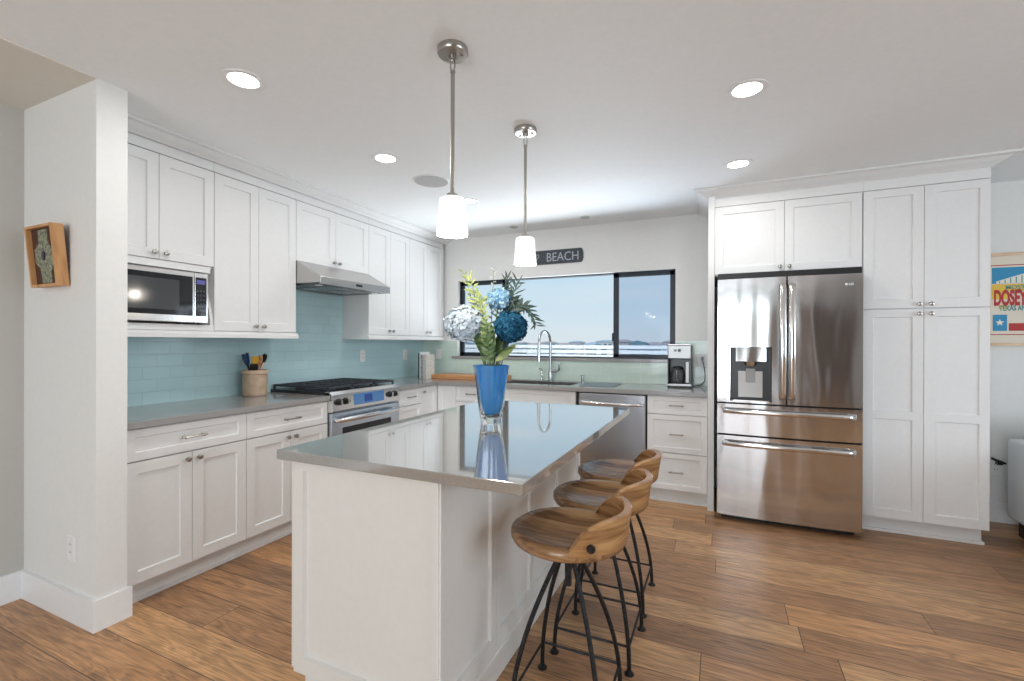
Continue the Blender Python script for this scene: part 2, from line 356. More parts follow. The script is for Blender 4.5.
# rear glazing and curtains (seen in the fridge doors)
g = empty('window_2', (-.67, -4.07, 0), kind='structure')
b = MB()
for x in (-1.43, -.47, .47, 1.40): b.box(x - .03, -.03, 0, x + .03, .03, 2.25)
b.box(-1.43, -.03, 2.19, 1.42, .03, 2.25).box(-1.43, -.03, 0, 1.42, .03, .06); b.build('window_frame', TRIM, g)
MB().box(-1.43, -.003, .06, 1.40, .003, 2.19).build('pane', PANE, g)
g = empty('window_3', (4.67, .6, .7), kind='structure')
b = MB()
for y in (-1.57, 0, 1.57): b.box(-.03, y - .03, 0, .03, y + .03, 1.5)
b.box(-.03, -1.6, 0, .03, 1.6, .05).box(-.03, -1.6, 1.45, .03, 1.6, 1.5); b.build('window_frame', TRIM, g)
MB().box(-.003, -1.6, .05, .003, 1.6, 1.45).build('pane', PANE, g)

# crown mouldings
def crown(name, path, z0, z1, proj, m=CAB):
    # path = outward-offsettable polyline: list of (x,y,nx,ny) ; profile goes from face at z0 to tip at z1
    prof = [(0.0, z0), (.004, z0), (.012, z0 + .008), (proj * .45, z0 + (z1 - z0) * .40), (proj * .72, z0 + (z1 - z0) * .72), (proj * .95, z1 - .014), (proj, z1 - .012), (proj, z1), (0.0, z1)]
    rings = [[(x + nx * d, y + ny * d, z) for d, z in prof] for x, y, nx, ny in path]
    return MB().rings(rings).build(name, m)
c_ = crown('trim_1', [(XUP + .002, 1.236, 1, 0), (XUP + .002, 4.54, 1, 0)], 2.43, ZC, .095); tag(c_, kind='structure')
c_ = crown('trim_2', [(-.089, 4.54, -1, 0), (-.089, 3.912, -1, -1), (1.562, 3.912, 1, -1), (1.562, 4.54, 1, 0)], 2.425, ZC, .105); tag(c_, kind='structure')

# ------------------------------------------------------------------ cabinet pieces (local: front faces -y, x along, z up)
def knob(x, z, parent, y=0):
    M = Matrix.Translation((x, y, z)) @ Matrix.Rotation(PI / 2, 4, 'X')
    return MB().lathe([(.006, 0), (.005, .008), (.0055, .014), (.0125, .017), (.0145, .022), (.013, .028), (.006, .031)], 14, M=M).build('knob', NICK, parent, smooth=True)
def pull(x, z, parent, ln=.13, y=0):
    b = MB(); h = ln / 2
    b.tube([(x - h, y - .028, z), (x - h * .5, y - .031, z), (x + h * .5, y - .031, z), (x + h, y - .028, z)], .0048, 8)
    for s_ in (-1, 1):
        b.cyl((x + s_ * h * .74, y, z), (x + s_ * h * .74, y - .029, z), .0048, 8)
        b.tube([(x + s_ * h * .64, y - .030, z), (x + s_ * h * .84, y - .030, z)], .0075, 8)
    return b.build('pull', NICK, parent, smooth=True)
def door(p, x0, x1, z0, z1, kx=None, kz=None, mids=(), rails=(.057,) * 4, name='door'):
    d = MB().panel(x0 + .0015, x1 - .0015, z0, z1, 0, .02, rails, mids=mids).build(name, CAB, p)
    if kx is not None: knob(kx, kz, d)
    return d
def drawer(p, x0, x1, z0, z1, ln=.13, px=None, rails=(.045, .045, .04, .04)):
    d = MB().panel(x0 + .0015, x1 - .0015, z0, z1, 0, .02, rails).build('drawer', CAB, p)
    if ln: pull((x0 + x1) / 2 if px is None else px, (z0 + z1) / 2, d, ln)
    return d
def base_cab(loc, rz, w, label, kind, group=None, depth=.60):
    r = empty('base_cabinet', loc, rz, label, 'cabinet', group)
    if kind == 'sink': MB().box(.0005, .021, .11, w - .0005, depth, .68).box(.0005, .021, .68, .018, depth, .8795).box(w - .018, .021, .68, w - .0005, depth, .8795).box(.018, .021, .68, w - .018, .040, .8795).build('body', CAB, r)
    else: MB().box(.0005, .021, .11, w - .0005, depth, .8795).build('body', CAB, r)
    MB().box(.0005, .068, 0, w - .0005, .083, .11).box(.0005, .056, 0, w - .0005, .068, .02).build('toe_kick', CAB, r)
    if kind == 'drawer_doors':
        drawer(r, 0, w, .718, .873); h = w / 2
        door(r, 0, h, .115, .711, h - .030, .676); door(r, h, w, .115, .711, h + .030, .676)
    elif kind == 'drawers':
        for a, c in ((.727, .873), (.417, .721), (.118, .411)): drawer(r, 0, w, a, c, .115 if w > .25 else .09)
    elif kind == 'door_tl': door(r, 0, w, .115, .873, .036, .825)
    elif kind == 'door': door(r, 0, w, .115, .873, rails=(.05,) * 4)
    elif kind == 'sink':
        drawer(r, 0, w, .727, .873, 0); h = w / 2
        door(r, 0, h, .115, .721, h - .03, .68); door(r, h, w, .115, .721, h + .03, .68)
    return r
R90 = PI / 2
base_cab((XBL, 1.244, 0), R90, .625, 'white base cabinet with drawer and two doors next to the white pillar', 'drawer_doors')
base_cab((XBL, 1.869, 0), R90, .628, 'white base cabinet with drawer and two doors just left of the range', 'drawer_doors')
base_cab((XBL, 3.312, 0), R90, .332, 'narrow white base cabinet of drawers just right of the range', 'drawers')
base_cab((XBL, 3.644, 0), R90, .274, 'narrow white base cabinet with one knobbed door in the corner', 'door_tl', depth=.612)
base_cab((-2.598, YBK, 0), 0, .217, 'narrow plain white base door without handle in the counter corner', 'door')
base_cab((-2.38, YBK, 0), 0, .36, 'white base cabinet of drawers under the window, left of the sink', 'drawers')
base_cab((-2.02, YBK, 0), 0, .862, 'wide white sink base cabinet under the window', 'sink', depth=.60)
base_cab((-.548, YBK, 0), 0, .457, 'white three-drawer base cabinet between dishwasher and fridge', 'drawers')

def upper_cab(y0, w, z0, label, rail=True, niche=None):
    r = empty('upper_cabinet', (XUP, y0, 0), R90, label, 'cabinet')
    zt = 2.366; D = .31
    bz = z0 if niche is None else niche
    MB().box(.0005, .021, bz - .012 if niche is None else bz - .012, w - .0005, D, 2.43).box(.0005, .004, zt + .007, w - .0005, .021, 2.43).build('body', CAB, r)
    h = w / 2
    door(r, 0, h, bz, zt, h - .030, bz + .035); door(r, h, w, bz, zt, h + .030, bz + .035)
    return r
u = upper_cab(1.242, .623, 1.772, 'white wall cabinet with open microwave niche beside the pillar', niche=1.772)
b = MB(); b.box(.0005, .004, 1.728, .603, .022, 1.766); b.box(.0005, .021, 1.371, .020, .31, 1.76); b.box(.018, .29, 1.371, .605, .31, 1.76)
b.box(.0005, .0, 1.371, .6225, .31, 1.405)
b.build('niche', CAB, u)
# curved niche side bracket
pts = [(.31, 1.76), (.31, 1.392), (.004, 1.392)] + [(.004 + .06 * (1 - math.cos(t * PI / 2)) + .0 * t, 1.392 + .23 * t) for t in (.15, .3, .45, .6, .8, 1)] + [(.066, 1.76)]
Mx = Matrix(((0, 0, 1, 0), (1, 0, 0, 0), (0, 1, 0, 0), (0, 0, 0, 1)))
MB().prism(pts, .603, .6225, M=Mx).build('side_bracket', CAB, u)
upper_cab(1.866, .612, 1.374, 'tall white two-door wall cabinet between microwave and range hood')
upper_cab(2.479, .781, 1.917, 'short white two-door wall cabinet above the range hood')
upper_cab(3.261, .601, 1.374, 'tall white two-door wall cabinet just right of the range hood')
upper_cab(3.863, .632, 1.374, 'tall white two-door wall cabinet nearest the window wall')
def rail_mould(y0, y1, ends):
    prof = [(0, 1.3285), (.020, 1.3285), (.020, 1.352), (.012, 1.356), (.012, 1.362), (.0, 1.3705), (-.02, 1.3705), (-.02, 1.3285)]
    b = MB().rings([[(XUP - .006 + d, y, z) for d, z in prof] for y in (y0 - ends[0], y1 + ends[1])])
    b.box(XW + .013, y0, 1.345, XUP - .026, y0 + .018, 1.371) if ends[0] else None
    return b
o = rail_mould(1.242, 2.478, (0, .012)).build('light_rail', CAB); tag(o, 'white moulded light rail under the cabinets left of the hood', 'moulding')
o = rail_mould(3.261, 4.495, (.012, .0)).box(XW + .013, 3.250, 1.3285, XUP - .026, 3.262, 1.371).build('light_rail', CAB); tag(o, 'white moulded light rail under the cabinets right of the hood', 'moulding')

# microwave
mwv = empty('microwave', (-2.875, 1.285, 1.405), R90, 'stainless microwave oven with black glass front in the cabinet niche', 'microwave')
MB().box(0, .02, .012, .527, .28, .312).build('body', SS, mwv, bevel=.004)
d = MB().box(0, 0, .012, .447, .02, .312).build('door', SSH, mwv, bevel=.003)
MB().box(.03, -.003, .052, .435, 0, .285).build('door_glass', BLKG, d)
MB().box(.09, -.0036, .080, .36, -.003, .255).build('door_window', mat('microwave_window', (.05, .055, .06), .1), d)
cpn = MB().box(.449, 0, .012, .527, .02, .312).build('control_panel', SSH, mwv, bevel=.003)
MB().box(.452, -.003, .052, .516, 0, .285).build('panel_glass', BLKG, cpn)
MB().box(.458, -.0036, .245, .508, -.003, .27).build('display', emis('microwave_display', (.01, .03, .6), .25), cpn)
b = MB(); KEYM = mat('key_print', (.05, .05, .06), .5)
for r_ in range(6):
    for c2_ in range(3): b.box(.460 + c2_ * .018, -.0036, .068 + r_ * .026, .470 + c2_ * .018, -.003, .078 + r_ * .026)
b.build('keypad', KEYM, cpn)
b = MB()
for x in (.03, .50):
    for y in (.04, .25): MB().cyl((x, y, 0), (x, y, .014), .012, 10).build('foot', BLACK, mwv)
b.bm.free()

# range hood
rh = empty('range_hood', (-2.655, 2.481, 1.73), R90, 'stainless under-cabinet range hood with sloped front over the range', 'range hood')
def yz(pts, x0, x1): return MB().rings([[(x, y, z) for y, z in pts] for x in (x0, x1)])
yz([(0, .0), (0, .055), (.245, .186), (.55, .186), (.55, .0), (.54, 0), (.54, .012), (.012, .012), (.012, 0)], 0, .777).build('canopy', steel('hood_steel', (.50, .49, .48), .3, 0, 0), rh, bevel=.002)
MB().box(.02, .02, .001, .757, .50, .011).build('underside', steel('hood_underside', (.12, .12, .125), .35), rh)
b = MB()
for i in range(2):
    for k in range(13): b.box(.15 + i * .25, .09 + k * .026, -.003, .37 + i * .25, .104 + k * .026, .001)
b.build('filter', SS, rh)
for x in (.08, .69): MB().lathe([(.03, -.002), (.03, .003)], 16, (x, .10, 0)).build('lamp', PLATE, rh)
MB().box(.36, -.002, .018, .43, 0, .036).build('control_strip', BLACK, rh)

# ------------------------------------------------------------------ worktops, sink
b = MB().box(XW + .012, 1.236, .8797, -2.572, 2.495, ZT)
tag(b.build('countertop', QZ, bevel=.002), 'grey stone countertop between the pillar and the range', 'countertop')
SX0, SX1, SY0, SY1 = -1.98, -1.24, 4.03, 4.42
YE = 3.885
b = MB().box(XW + .012, 3.277, .8797, -2.572, YE, ZT).box(XW + .012, YE, .8797, SX0, 4.528, ZT).box(SX1, YE, .8797, -.0895, 4.528, ZT)
b.box(SX0, YE, .8797, SX1, SY0, ZT).box(SX0, SY1, .8797, SX1, 4.528, ZT)
tag(b.build('countertop', QZ), 'L-shaped grey stone countertop running from the range round to the fridge panel', 'countertop')
b = MB(); t_ = .004; a0, a1, c0, c1 = SX0 + .001, SX1 - .001, SY0 + .001, SY1 - .001
b.box(a0, c0, .70, a1, c1, .70 + t_).box(a0, c0, .70, a0 + t_, c1, .909).box(a1 - t_, c0, .70, a1, c1, .909).box(a0, c0, .70, a1, c0 + t_, .909).box(a0, c1 - t_, .70, a1, c1, .909)
sk = b.build('sink', SS); tag(sk, 'stainless undermount sink in the window countertop', 'sink')
MB().lathe([(.045, .705), (.045, .712), (.03, .713)], 20, (-1.61, 4.25, 0)).build('drain', CHROME, sk)
# faucet
fa = empty('faucet', (-1.585, 4.455, ZT), 0, 'tall chrome gooseneck kitchen faucet with pull-down sprayer behind the sink', 'faucet')
MB().lathe([(.028, 0), (.028, .006), (.022, .012), (.020, .10), (.014, .105)], 18).build('base', CHROME, fa, smooth=True)
arc = [(0, 0, .1), (0, 0, .39)] + [(0 - .030 * (1 - math.cos(t)), -.085 * (1 - math.cos(t)), .39 + .115 * math.sin(t)) for t in [PI * k / 12 for k in range(1, 13)]]
MB().tube(arc, .0125, 12).build('spout', CHROME, fa, smooth=True)
ex = arc[-1]
MB().tube([ex, (ex[0], ex[1], .30), (ex[0], ex[1], .20)], .0155, 12, rads=[.0125, .015, .018]).build('spray_head', CHROME, fa, smooth=True)
MB().tube([(.014, 0, .095), (.07, -.01, .10), (.095, -.012, .11), (.098, -.012, .19)], .0085, 10, rads=[.017, .017, .013, .009]).build('lever', CHROME, fa, smooth=True)
sd = MB().lathe([(.020, 0), (.020, .005), (.015, .008), (.015, .06), (.017, .062), (.017, .07)], 16).build('air_gap_cap', CHROME, smooth=True)
sd.location = (-1.245, 4.455, ZT); tag(sd, 'small chrome sink air gap cap right of the faucet', 'sink fitting')
so_ = empty('soap_dispenser', (-1.68, 4.455, ZT), 0, 'small chrome soap dispenser left of the faucet', 'soap dispenser')
MB().lathe([(.020, 0), (.018, .01), (.010, .02), (.009, .10)], 14).build('body', CHROME, so_, smooth=True)
MB().tube([(0, 0, .1), (0, -.02, .125), (0, -.06, .12)], .007, 8).build('nozzle', CHROME, so_, smooth=True)
# roll-up drying mat
b = MB()
for k in range(22): b.cyl((-1.16 + k * .0145, 4.03, ZT + .004), (-1.16 + k * .0145, 4.42, ZT + .004), .0038, 6)
b.box(-1.165, 4.05, ZT + .0005, -.85, 4.056, ZT + .003).box(-1.165, 4.395, ZT + .0005, -.85, 4.40, ZT + .003)
tag(b.build('drying_rack', mat('rack_rods', (.30, .36, .42), .3, .6)), 'flat blue-grey roll-up drying rack on the counter right of the sink', 'drying rack')

# dishwasher
dw = empty('dishwasher', (-1.136, 3.905, 0), 0, 'stainless dishwasher with long bar handle under the counter', 'dishwasher')
MB().box(0, .03, .10, .583, .60, .872).build('body', mat('dishwasher_tub', (.05, .05, .05), .6), dw)
dd = MB().box(.008, 0, .115, .575, .028, .868).build('door', steel('dishwasher_steel', (.50, .52, .56), .26, .003, 0), dw, bevel=.006)
hb = [(.03, 0, .79), (.035, -.03, .79), (.06, -.042, .79), (.29, -.046, .79), (.52, -.042, .79), (.548, -.03, .79), (.553, 0, .79)]
MB().tube(hb, .013, 12).build('handle', SSH, dd, smooth=True)
MB().box(.0, .07, 0, .583, .08, .10).build('toe_kick', BLACK, dw)

# range
rg = empty('range', (-2.565, 2.500, 0), R90, 'stainless slide-in gas range with black cast iron grates and blue display', 'range')
BLUSS = steel('range_steel', (.55, .60, .66), .24, 0, 0)
MB().box(.004, .04, .08, .766, .635, .925).build('body', SS, rg)
MB().box(-.0, .02, .912, .772, .635, .935).build('cooktop', mat('cooktop_enamel', (.02, .022, .026), .25), rg, bevel=.003)
yz([(0, .79), (-.012, .80), (-.004, .915), (.02, .938), (.06, .938), (.06, .79)], .0, .77).build('control_panel', SSH, rg, bevel=.002)
Mp = Matrix.Translation((0, -.0085, 0)) @ Matrix.Rotation(-.07, 4, 'X')
MB().box(.23, -.055, .822, .55, -.0485 + 0, .905, M=Matrix.Translation((0, -.02, 0)) @ Matrix.Rotation(0, 4, 'X')).build('display_tmp', BLKG, rg)
bpy.data.objects.remove(bpy.data.objects['display_tmp'])
MB().rings([[(x, y, z) for y, z in [(-.0125, .82), (-.0065, .905), (.0, .905), (.0, .82)]] for x in (.215, .56)]).build('display', mat('range_display', (.10, .24, .50), .12, .2), rg)
MB().rings([[(x, y, z) for y, z in [(-.0132, .835), (-.0082, .892), (.0, .892), (.0, .835)]] for x in (.33, .42)]).build('display_screen', mat('range_screen', (.03, .08, .28), .1), rg)
for x in (.06, .13, .635, .705):
    M = Matrix.Translation((x, -.010, .862)) @ Matrix.Rotation(PI / 2, 4, 'X')
    k = MB().lathe([(.026, 0), (.026, .004), (.021, .006), (.019, .028), (.015, .030)], 18, M=M).build('knob', BLACK, rg, smooth=True)
    MB().box(x - .004, -.044, .845, x + .004, -.038, .880).build('knob_grip', SSH, k, bevel=.002)
od = MB().box(.006, .0, .20, .764, .04, .782).build('oven_door', BLUSS, rg, bevel=.006)
MB().box(.11, -.003, .30, .66, 0, .665).build('oven_window', BLKG, od)
hb = [(.05, 0, .725), (.055, -.03, .728), (.09, -.048, .731), (.38, -.056, .733), (.68, -.048, .731), (.715, -.03, .728), (.72, 0, .725)]
MB().tube(hb, .018, 12).build('oven_handle', SSH, od, smooth=True)
MB().box(.006, .0, .09, .764, .04, .192).build('drawer_front', BLUSS, rg, bevel=.004)
MB().box(.02, .05, 0, .75, .6, .09).build('plinth', BLACK, rg)
for gi in range(3):     # three cast iron grates
    x0 = .012 + gi * .251; x1 = x0 + .245; b = MB(); z0, z1 = .957, .972
    for x in (x0, x1 - .012): b.box(x, .05, z0, x + .012, .62, z1)
    for y in (.05, .19, .328, .466, .608): b.box(x0, y, z0, x1, y + .012, z1)
    xm = (x0 + x1) / 2; b.box(xm - .006, .05, z0, xm + .006, .62, z1)
    for x in (x0 + .055, x1 - .067): b.box(x, .10, z0 + .003, x + .010, .57, z1 + .002)
    for x in (x0, x1 - .014):
        for y in (.05, .606): b.box(x, y, .935, x + .014, y + .014, z0)
    b.build('grate', CAST, rg, bevel=.002)
for (x, y, r_) in ((.135, .16, .045), (.135, .47, .035), (.385, .33, .05), (.635, .16, .035), (.635, .47, .045)):
    MB().lathe([(r_, .935), (r_, .943), (r_ * .75, .945), (r_ * .75, .952), (.005, .954)], 20, (x, y, 0)).build('burner', CAST, rg, smooth=True)

# ------------------------------------------------------------------ fridge wall
fp = empty('fridge_surround', (-.089, 3.89, 0), 0, 'tall white end panel and filler standing left of the fridge', 'cabinet panel')
MB().box(0, 0, 0, .045, .65, 2.44).build('end_panel', CAB, fp)
fc = empty('over_fridge_cabinet', (-.043, 3.912, 0), 0, 'white two-door cabinet directly above the stainless fridge', 'cabinet')
MB().box(0, .021, 1.822, .941, .62, 2.44).box(0, .002, 2.358, .941, .021, 2.44).build('body', CAB, fc)
door(fc, 0, .468, 1.831, 2.353, .440, 1.868); door(fc, .468, .936, 1.831, 2.353, .500, 1.868)
pn = empty('pantry_cabinet', (.899, 3.912, 0), 0, 'tall white four-door pantry cabinet right of the fridge', 'cabinet')
MB().box(0, .021, .11, .661, .62, 2.44).box(0, .002, 2.358, .661, .021, 2.44).build('body', CAB, pn)
MB().box(0, .075, 0, .650, .09, .11).box(0, .062, 0, .661, .075, .018).box(.635, .09, 0, .650, .62, .11).box(.65, .075, 0, .661, .62, .018).build('toe_kick', CAB, pn)
for z0, z1, kz, mids in ((1.542, 2.353, 1.567, ()), (.115, 1.534, 1.502, ((.790, .843),))):
    door(pn, 0, .3305, z0, z1, .302, kz, mids, (.057, .057, .06, .05)); door(pn, .3305, .661, z0, z1, .364, kz, mids, (.062, .05, .06, .05))
# fridge: slightly bowed doors
fr = empty('refrigerator', (-.020, 3.72, 0), 0, 'large stainless french-door refrigerator with water dispenser and two freezer drawers', 'refrigerator')
FW = .88
MB().box(.006, .075, .045, FW - .006, .75, 1.755).build('body', mat('fridge_case', (.012, .012, .013), .6), fr)  # case coloured black to put shade into the gaps between doors
MB().box(.03, .09, 0, FW - .03, .72, .05).build('plinth', BLACK, fr)
MB().box(.0, .05, 1.757, FW, .60, 1.818).build('top_gap_shade', BLACK, fr)  # black box added so the gap above the fridge reads as deep shade
def bow(x): u_ = (x / FW) * 2 - 1; return .016 * u_ * u_
def front(x0, x1, z0, z1, hole=None, n=14):
    b = MB(); xs = [x0 + (x1 - x0) * k / n for k in range(n + 1)]
    if hole: xs = sorted(set([x for x in xs if not (hole[0] - .01 < x < hole[0] + .01 or hole[1] - .01 < x < hole[1] + .01)] + [hole[0], hole[1]]))
    def zl(a, c):
        for xa, xb in zip(xs, xs[1:]):
            if hole and a >= hole[2] - 1e-6 and c <= hole[3] + 1e-6 and xa >= hole[0] - 1e-6 and xb <= hole[1] + 1e-6: continue
            b.rings([[(x, bow(x), a), (x, .072, a), (x, .072, c), (x, bow(x), c)] for x in (xa, xb)], cap=False)
    if hole: zl(z0, hole[2]); zl(hole[2], hole[3]); zl(hole[3], z1)
    else: zl(z0, z1)
    b.quad((x0, bow(x0), z0), (x0, .072, z0), (x0, .072, z1), (x0, bow(x0), z1)); b.quad((x1, bow(x1), z0), (x1, .072, z0), (x1, .072, z1), (x1, bow(x1), z1))
    bmesh.ops.remove_doubles(b.bm, verts=b.bm.verts, dist=1e-5)
    return b
DH = (.085, .352, .885, 1.275)
dl = front(.0, .436, .872, 1.770, DH).build('left_door', SSF, fr, smooth=20)
dr = front(.447, FW, .872, 1.770).build('right_door', SSF, fr, smooth=20)
f1 = front(0, FW, .641, .860).build('upper_drawer', SSF, fr, smooth=20)
f2 = front(0, FW, .045, .628).build('freezer_drawer', SSF, fr, smooth=20)
# dispenser recess
b = MB(); x0, x1, z0, z1 = DH
b.box(x0, .070, z0, x1, .0715, z1).box(x0, .004, z0, x0 + .003, .07, z1).box(x1 - .003, .004, z0, x1, .07, z1).box(x0, .004, z0, x1, .07, z0 + .006).box(x0, .004, z1 - .003, x1, .07, z1)
dsp = b.build('dispenser', BLACK, dl)
MB().box(x0 + .035, .006, 1.17, x1 - .035, .05, 1.30 - .03).build('dispenser_head', SSF, dsp, bevel=.003)
MB().lathe([(.036, 1.142), (.046, 1.170)], 24, (.218, .035, 0)).build('nozzle', SSH, dsp, smooth=True)
yz([(.064, .91), (.055, .91), (.052, 1.10), (.064, 1.10)], x0 + .055, x1 - .055).build('back_plate', mat('dispenser_plate', (.55, .55, .54), .4), dsp)
MB().box(.190, .046, 1.02, .250, .054, 1.12).build('paddle', mat('paddle_grey', (.32, .32, .32), .4), dsp, bevel=.003)
MB().box(x0 + .02, .0, .885, x1 - .02, .05, .893).build('drip_tray', SS, dsp)
def vhandle(x, z0, z1, side):
    ps = [(x, .010, z0), (x, -.030, z0 + .012), (x, -.046, z0 + .05), (x, -.053, (z0 + z1) / 2), (x, -.046, z1 - .05), (x, -.030, z1 - .012), (x, .010, z1)]
    return MB().rings([[(x + .021 * math.cos(a), y + .010 * math.sin(a), z) for a in [2 * PI * k / 16 for k in range(16)]] for x, y, z in ps])
vhandle(.414, .905, 1.722, 0).build('handle', SSH, dl, smooth=60)
vhandle(.470, .905, 1.722, 0).build('handle', SSH, dr, smooth=60)
MB().box(.466, -.0580, 1.20, .478, -.0570, 1.24).build('handle_badge', BLACK, dr)
def hhandle(z):
    x0, x1 = .035, FW - .035
    P_ = [(x0, .014), (x0 + .010, -.022), (x0 + .05, -.038), (FW / 2, -.050), (x1 - .05, -.038), (x1 - .010, -.022), (x1, .014)]
    return MB().rings([[(x, y + .010 * math.cos(a), z + .017 * math.sin(a)) for a in [2 * PI * k / 16 for k in range(16)]] for x, y in P_])
hhandle(.812).build('handle', SSH, f1, smooth=60)
hhandle(.575).build('handle', SSH, f2, smooth=60)
LOGO = mat('logo_grey', (.72, .72, .72), .4)
lg = MB().lathe([(.009, 0), (.009, .001)], 20, M=Matrix.Translation((.786, bow(.786), 1.70)) @ Matrix.Rotation(PI / 2, 4, 'X')).build('logo', LOGO, dr)
text('logo_letters', 'LG', .022, LOGO, dr, face_my(.800, bow(.8) - .0005, 1.693), .0008, .0006)

# ------------------------------------------------------------------ island
IX0, IX1, IY0, IY1 = -1.460, -.494, 1.1646, 2.793
o = MB().box(IX0, IY0, .8797, IX1, IY1, ZT).build('countertop', QZI, bevel=.0025); tag(o, 'large polished grey stone island top holding the blue vase', 'countertop')
isl = empty('kitchen_island', (-1.1, 2.0, 0), 0, 'off-white panelled kitchen island in the middle of the room', 'kitchen island')
ox, oy = -1.1, 2.0
BX0, BX1, BY0, BY1 = -1.425, -.785, 1.200, 2.76
def ib(b, x0, y0, z0, x1, y1, z1): return b.box(x0 - ox, y0 - oy, z0, x1 - ox, y1 - oy, z1)
b = MB(); ib(b, BX0 + .02, BY0 + .021, .105, BX1 - .021, BY1, .8795); b.build('body', ISL, isl)
b = MB().panel(BX0 + .012 - ox, BX1 - .006 - ox, .105, .8795, BY0 - oy, .02, (.045, .012, .055, .04), .014); b.build('end_panel', ISL, isl)
b = MB(); ib(b, BX0, BY0 + .002, .118, BX0 + .010, BY0 + .03, .8795); b.build('corner_stile', ISL, isl)
b = MB(); ib(b, BX0 + .065, BY0 + .004, 0, BX1, BY0 + .024, .105); ib(b, BX1 - .02, BY0 + .004, 0, BX1 + .004, BY1, .105); ib(b, BX0 + .065, BY0 + .02, 0, BX0 + .08, BY1, .105)
b.build('base_board', ISL, isl, bevel=.003)
# shaker panels on the stool side (rotated to face +x)
Mr = Matrix.Translation((BX1 - ox, BY0 - oy, 0)) @ Matrix.Rotation(PI / 2, 4, 'Z')
n_ = 4; w_ = (BY1 - BY0 - .006) / n_
for k in range(n_):
    b = MB().panel(.006 + k * w_, .006 + (k + 1) * w_ - .0015, .105, .8795, 0, .02, (.012 if k == 0 else .04, .04, .07, .05), .011)
    bmesh.ops.transform(b.bm, matrix=Mr, verts=b.bm.verts); b.build('side_panel', ISL, isl)
# doors on the range side
Mr = Matrix.Translation((BX0 - ox, BY1 - oy, 0)) @ Matrix.Rotation(-PI / 2, 4, 'Z')
for k in range(3):
    b = MB().panel(k * .505 + .002, (k + 1) * .505 - .002, .12, .873, 0, .019)
    bmesh.ops.transform(b.bm, matrix=Mr, verts=b.bm.verts); b.build('door', ISL, isl)

# ------------------------------------------------------------------ bar stools
def make_stool():
    r = empty('bar_stool')
    RS, ZS, TH = .200, .650, .052
    prof = [(.02, -TH), (.150, -TH), (.182, -TH + .004), (.198, -TH + .014), (RS + .004, -.026), (RS + .003, -.008), (RS - .006, -.001), (.165, -.004), (.12, -.012), (.06, -.017), (.004, -.019)]
    MB().lathe([(a, ZS + z) for a, z in prof], 64).build('seat', SEATW, r, smooth=50)
    # wrap-around back
    ns = 56; A = math.radians(72); rings = []
    for i in range(ns + 1):
        th = -A + 2 * A * i / ns; u_ = abs(th) / A
        hgt = .090 * (1 - max(0, (u_ - .20) / .80) ** 4.0)
        zt = ZS + .000 + hgt; zb = ZS - .020
        ro = RS + .0045; flare = .016 * (hgt / .09)
        ri_b = RS - .006
        def P(rr, z): return (rr * math.cos(th), rr * math.sin(th), z)
        rings.append([P(ri_b, zb), P(ro, zb), P(ro + flare * .5, (zb + zt) / 2), P(ro + flare, zt - .004), P(ro + flare - .004, zt), P(ro + flare - .024, zt), P(ro + flare - .028, zt - .004), P(ri_b, min(zt - .005, ZS + .002))])
    MB().rings(rings).build('backrest', BACKW, r, smooth=45)
    for s_ in (-1, 1):
        th = s_ * math.radians(54); c_, s2 = math.cos(th), math.sin(th); p = Vector((c_, s2, 0))
        MB().cyl(p * (RS + .012) + Vector((0, 0, ZS + .012)), p * (RS + .0235) + Vector((0, 0, ZS + .012)), .013, 16).build('bolt', IRON, r, smooth=True)
    MB().lathe([(.05, ZS - TH - .012), (.05, ZS - TH + .001)], 20).build('seat_plate', IRON, r)
    MB().lathe([(.012, .44), (.012, .53), (.030, .532), (.030, .565), (.018, .567), (.018, ZS - TH - .011)], 16).build('swivel_post', IRON, r, smooth=True)
    H = .155
    for sx_ in (-1, 1):
        for sy_ in (-1, 1):
            pts = []
            for k in range(15):
                t = k / 14; q = math.sin(t * PI / 2) ** .92
                pts.append((sx_ * (.014 + (H - .014) * q), sy_ * (.014 + (H - .014) * q), .012 + .560 * (1 - t)))
            lg_ = MB().tube(pts, .0085, 8).build('leg', IRON, r, smooth=True)
            MB().lathe([(.019, 0), (.019, .004), (.010, .010), (.009, .016)], 14, (sx_ * H, sy_ * H, 0)).build('foot', IRON, lg_, smooth=True)
    zb = .105; h2 = H - .002
    b = MB()
    for a, c2_ in (((-1, -1), (1, -1)), ((1, -1), (1, 1)), ((1, 1), (-1, 1)), ((-1, 1), (-1, -1))):
        b.cyl((a[0] * h2, a[1] * h2, zb), (c2_[0] * h2, c2_[1] * h2, zb), .005, 6)
    b.build('foot_brace', IRON, r, smooth=True)
    return r
st = make_stool()
for i, (x, y, rz, lab) in enumerate(((-.492, 1.578, .0, 'round wooden bar stool nearest the camera, its dark bolt showing'),
                                     (-.478, 1.995, .0, 'middle wooden bar stool between two others along the island'),
                                     (-.488, 2.415, .0, 'farthest wooden bar stool, nearest the dishwasher and drawers'))):
    s_ = st if i == 0 else copy_tree(st)
    s_.location = (x, y, 0); s_.rotation_euler = (0, 0, rz); tag(s_, lab, 'bar stool', 'wooden bar stools along the island')

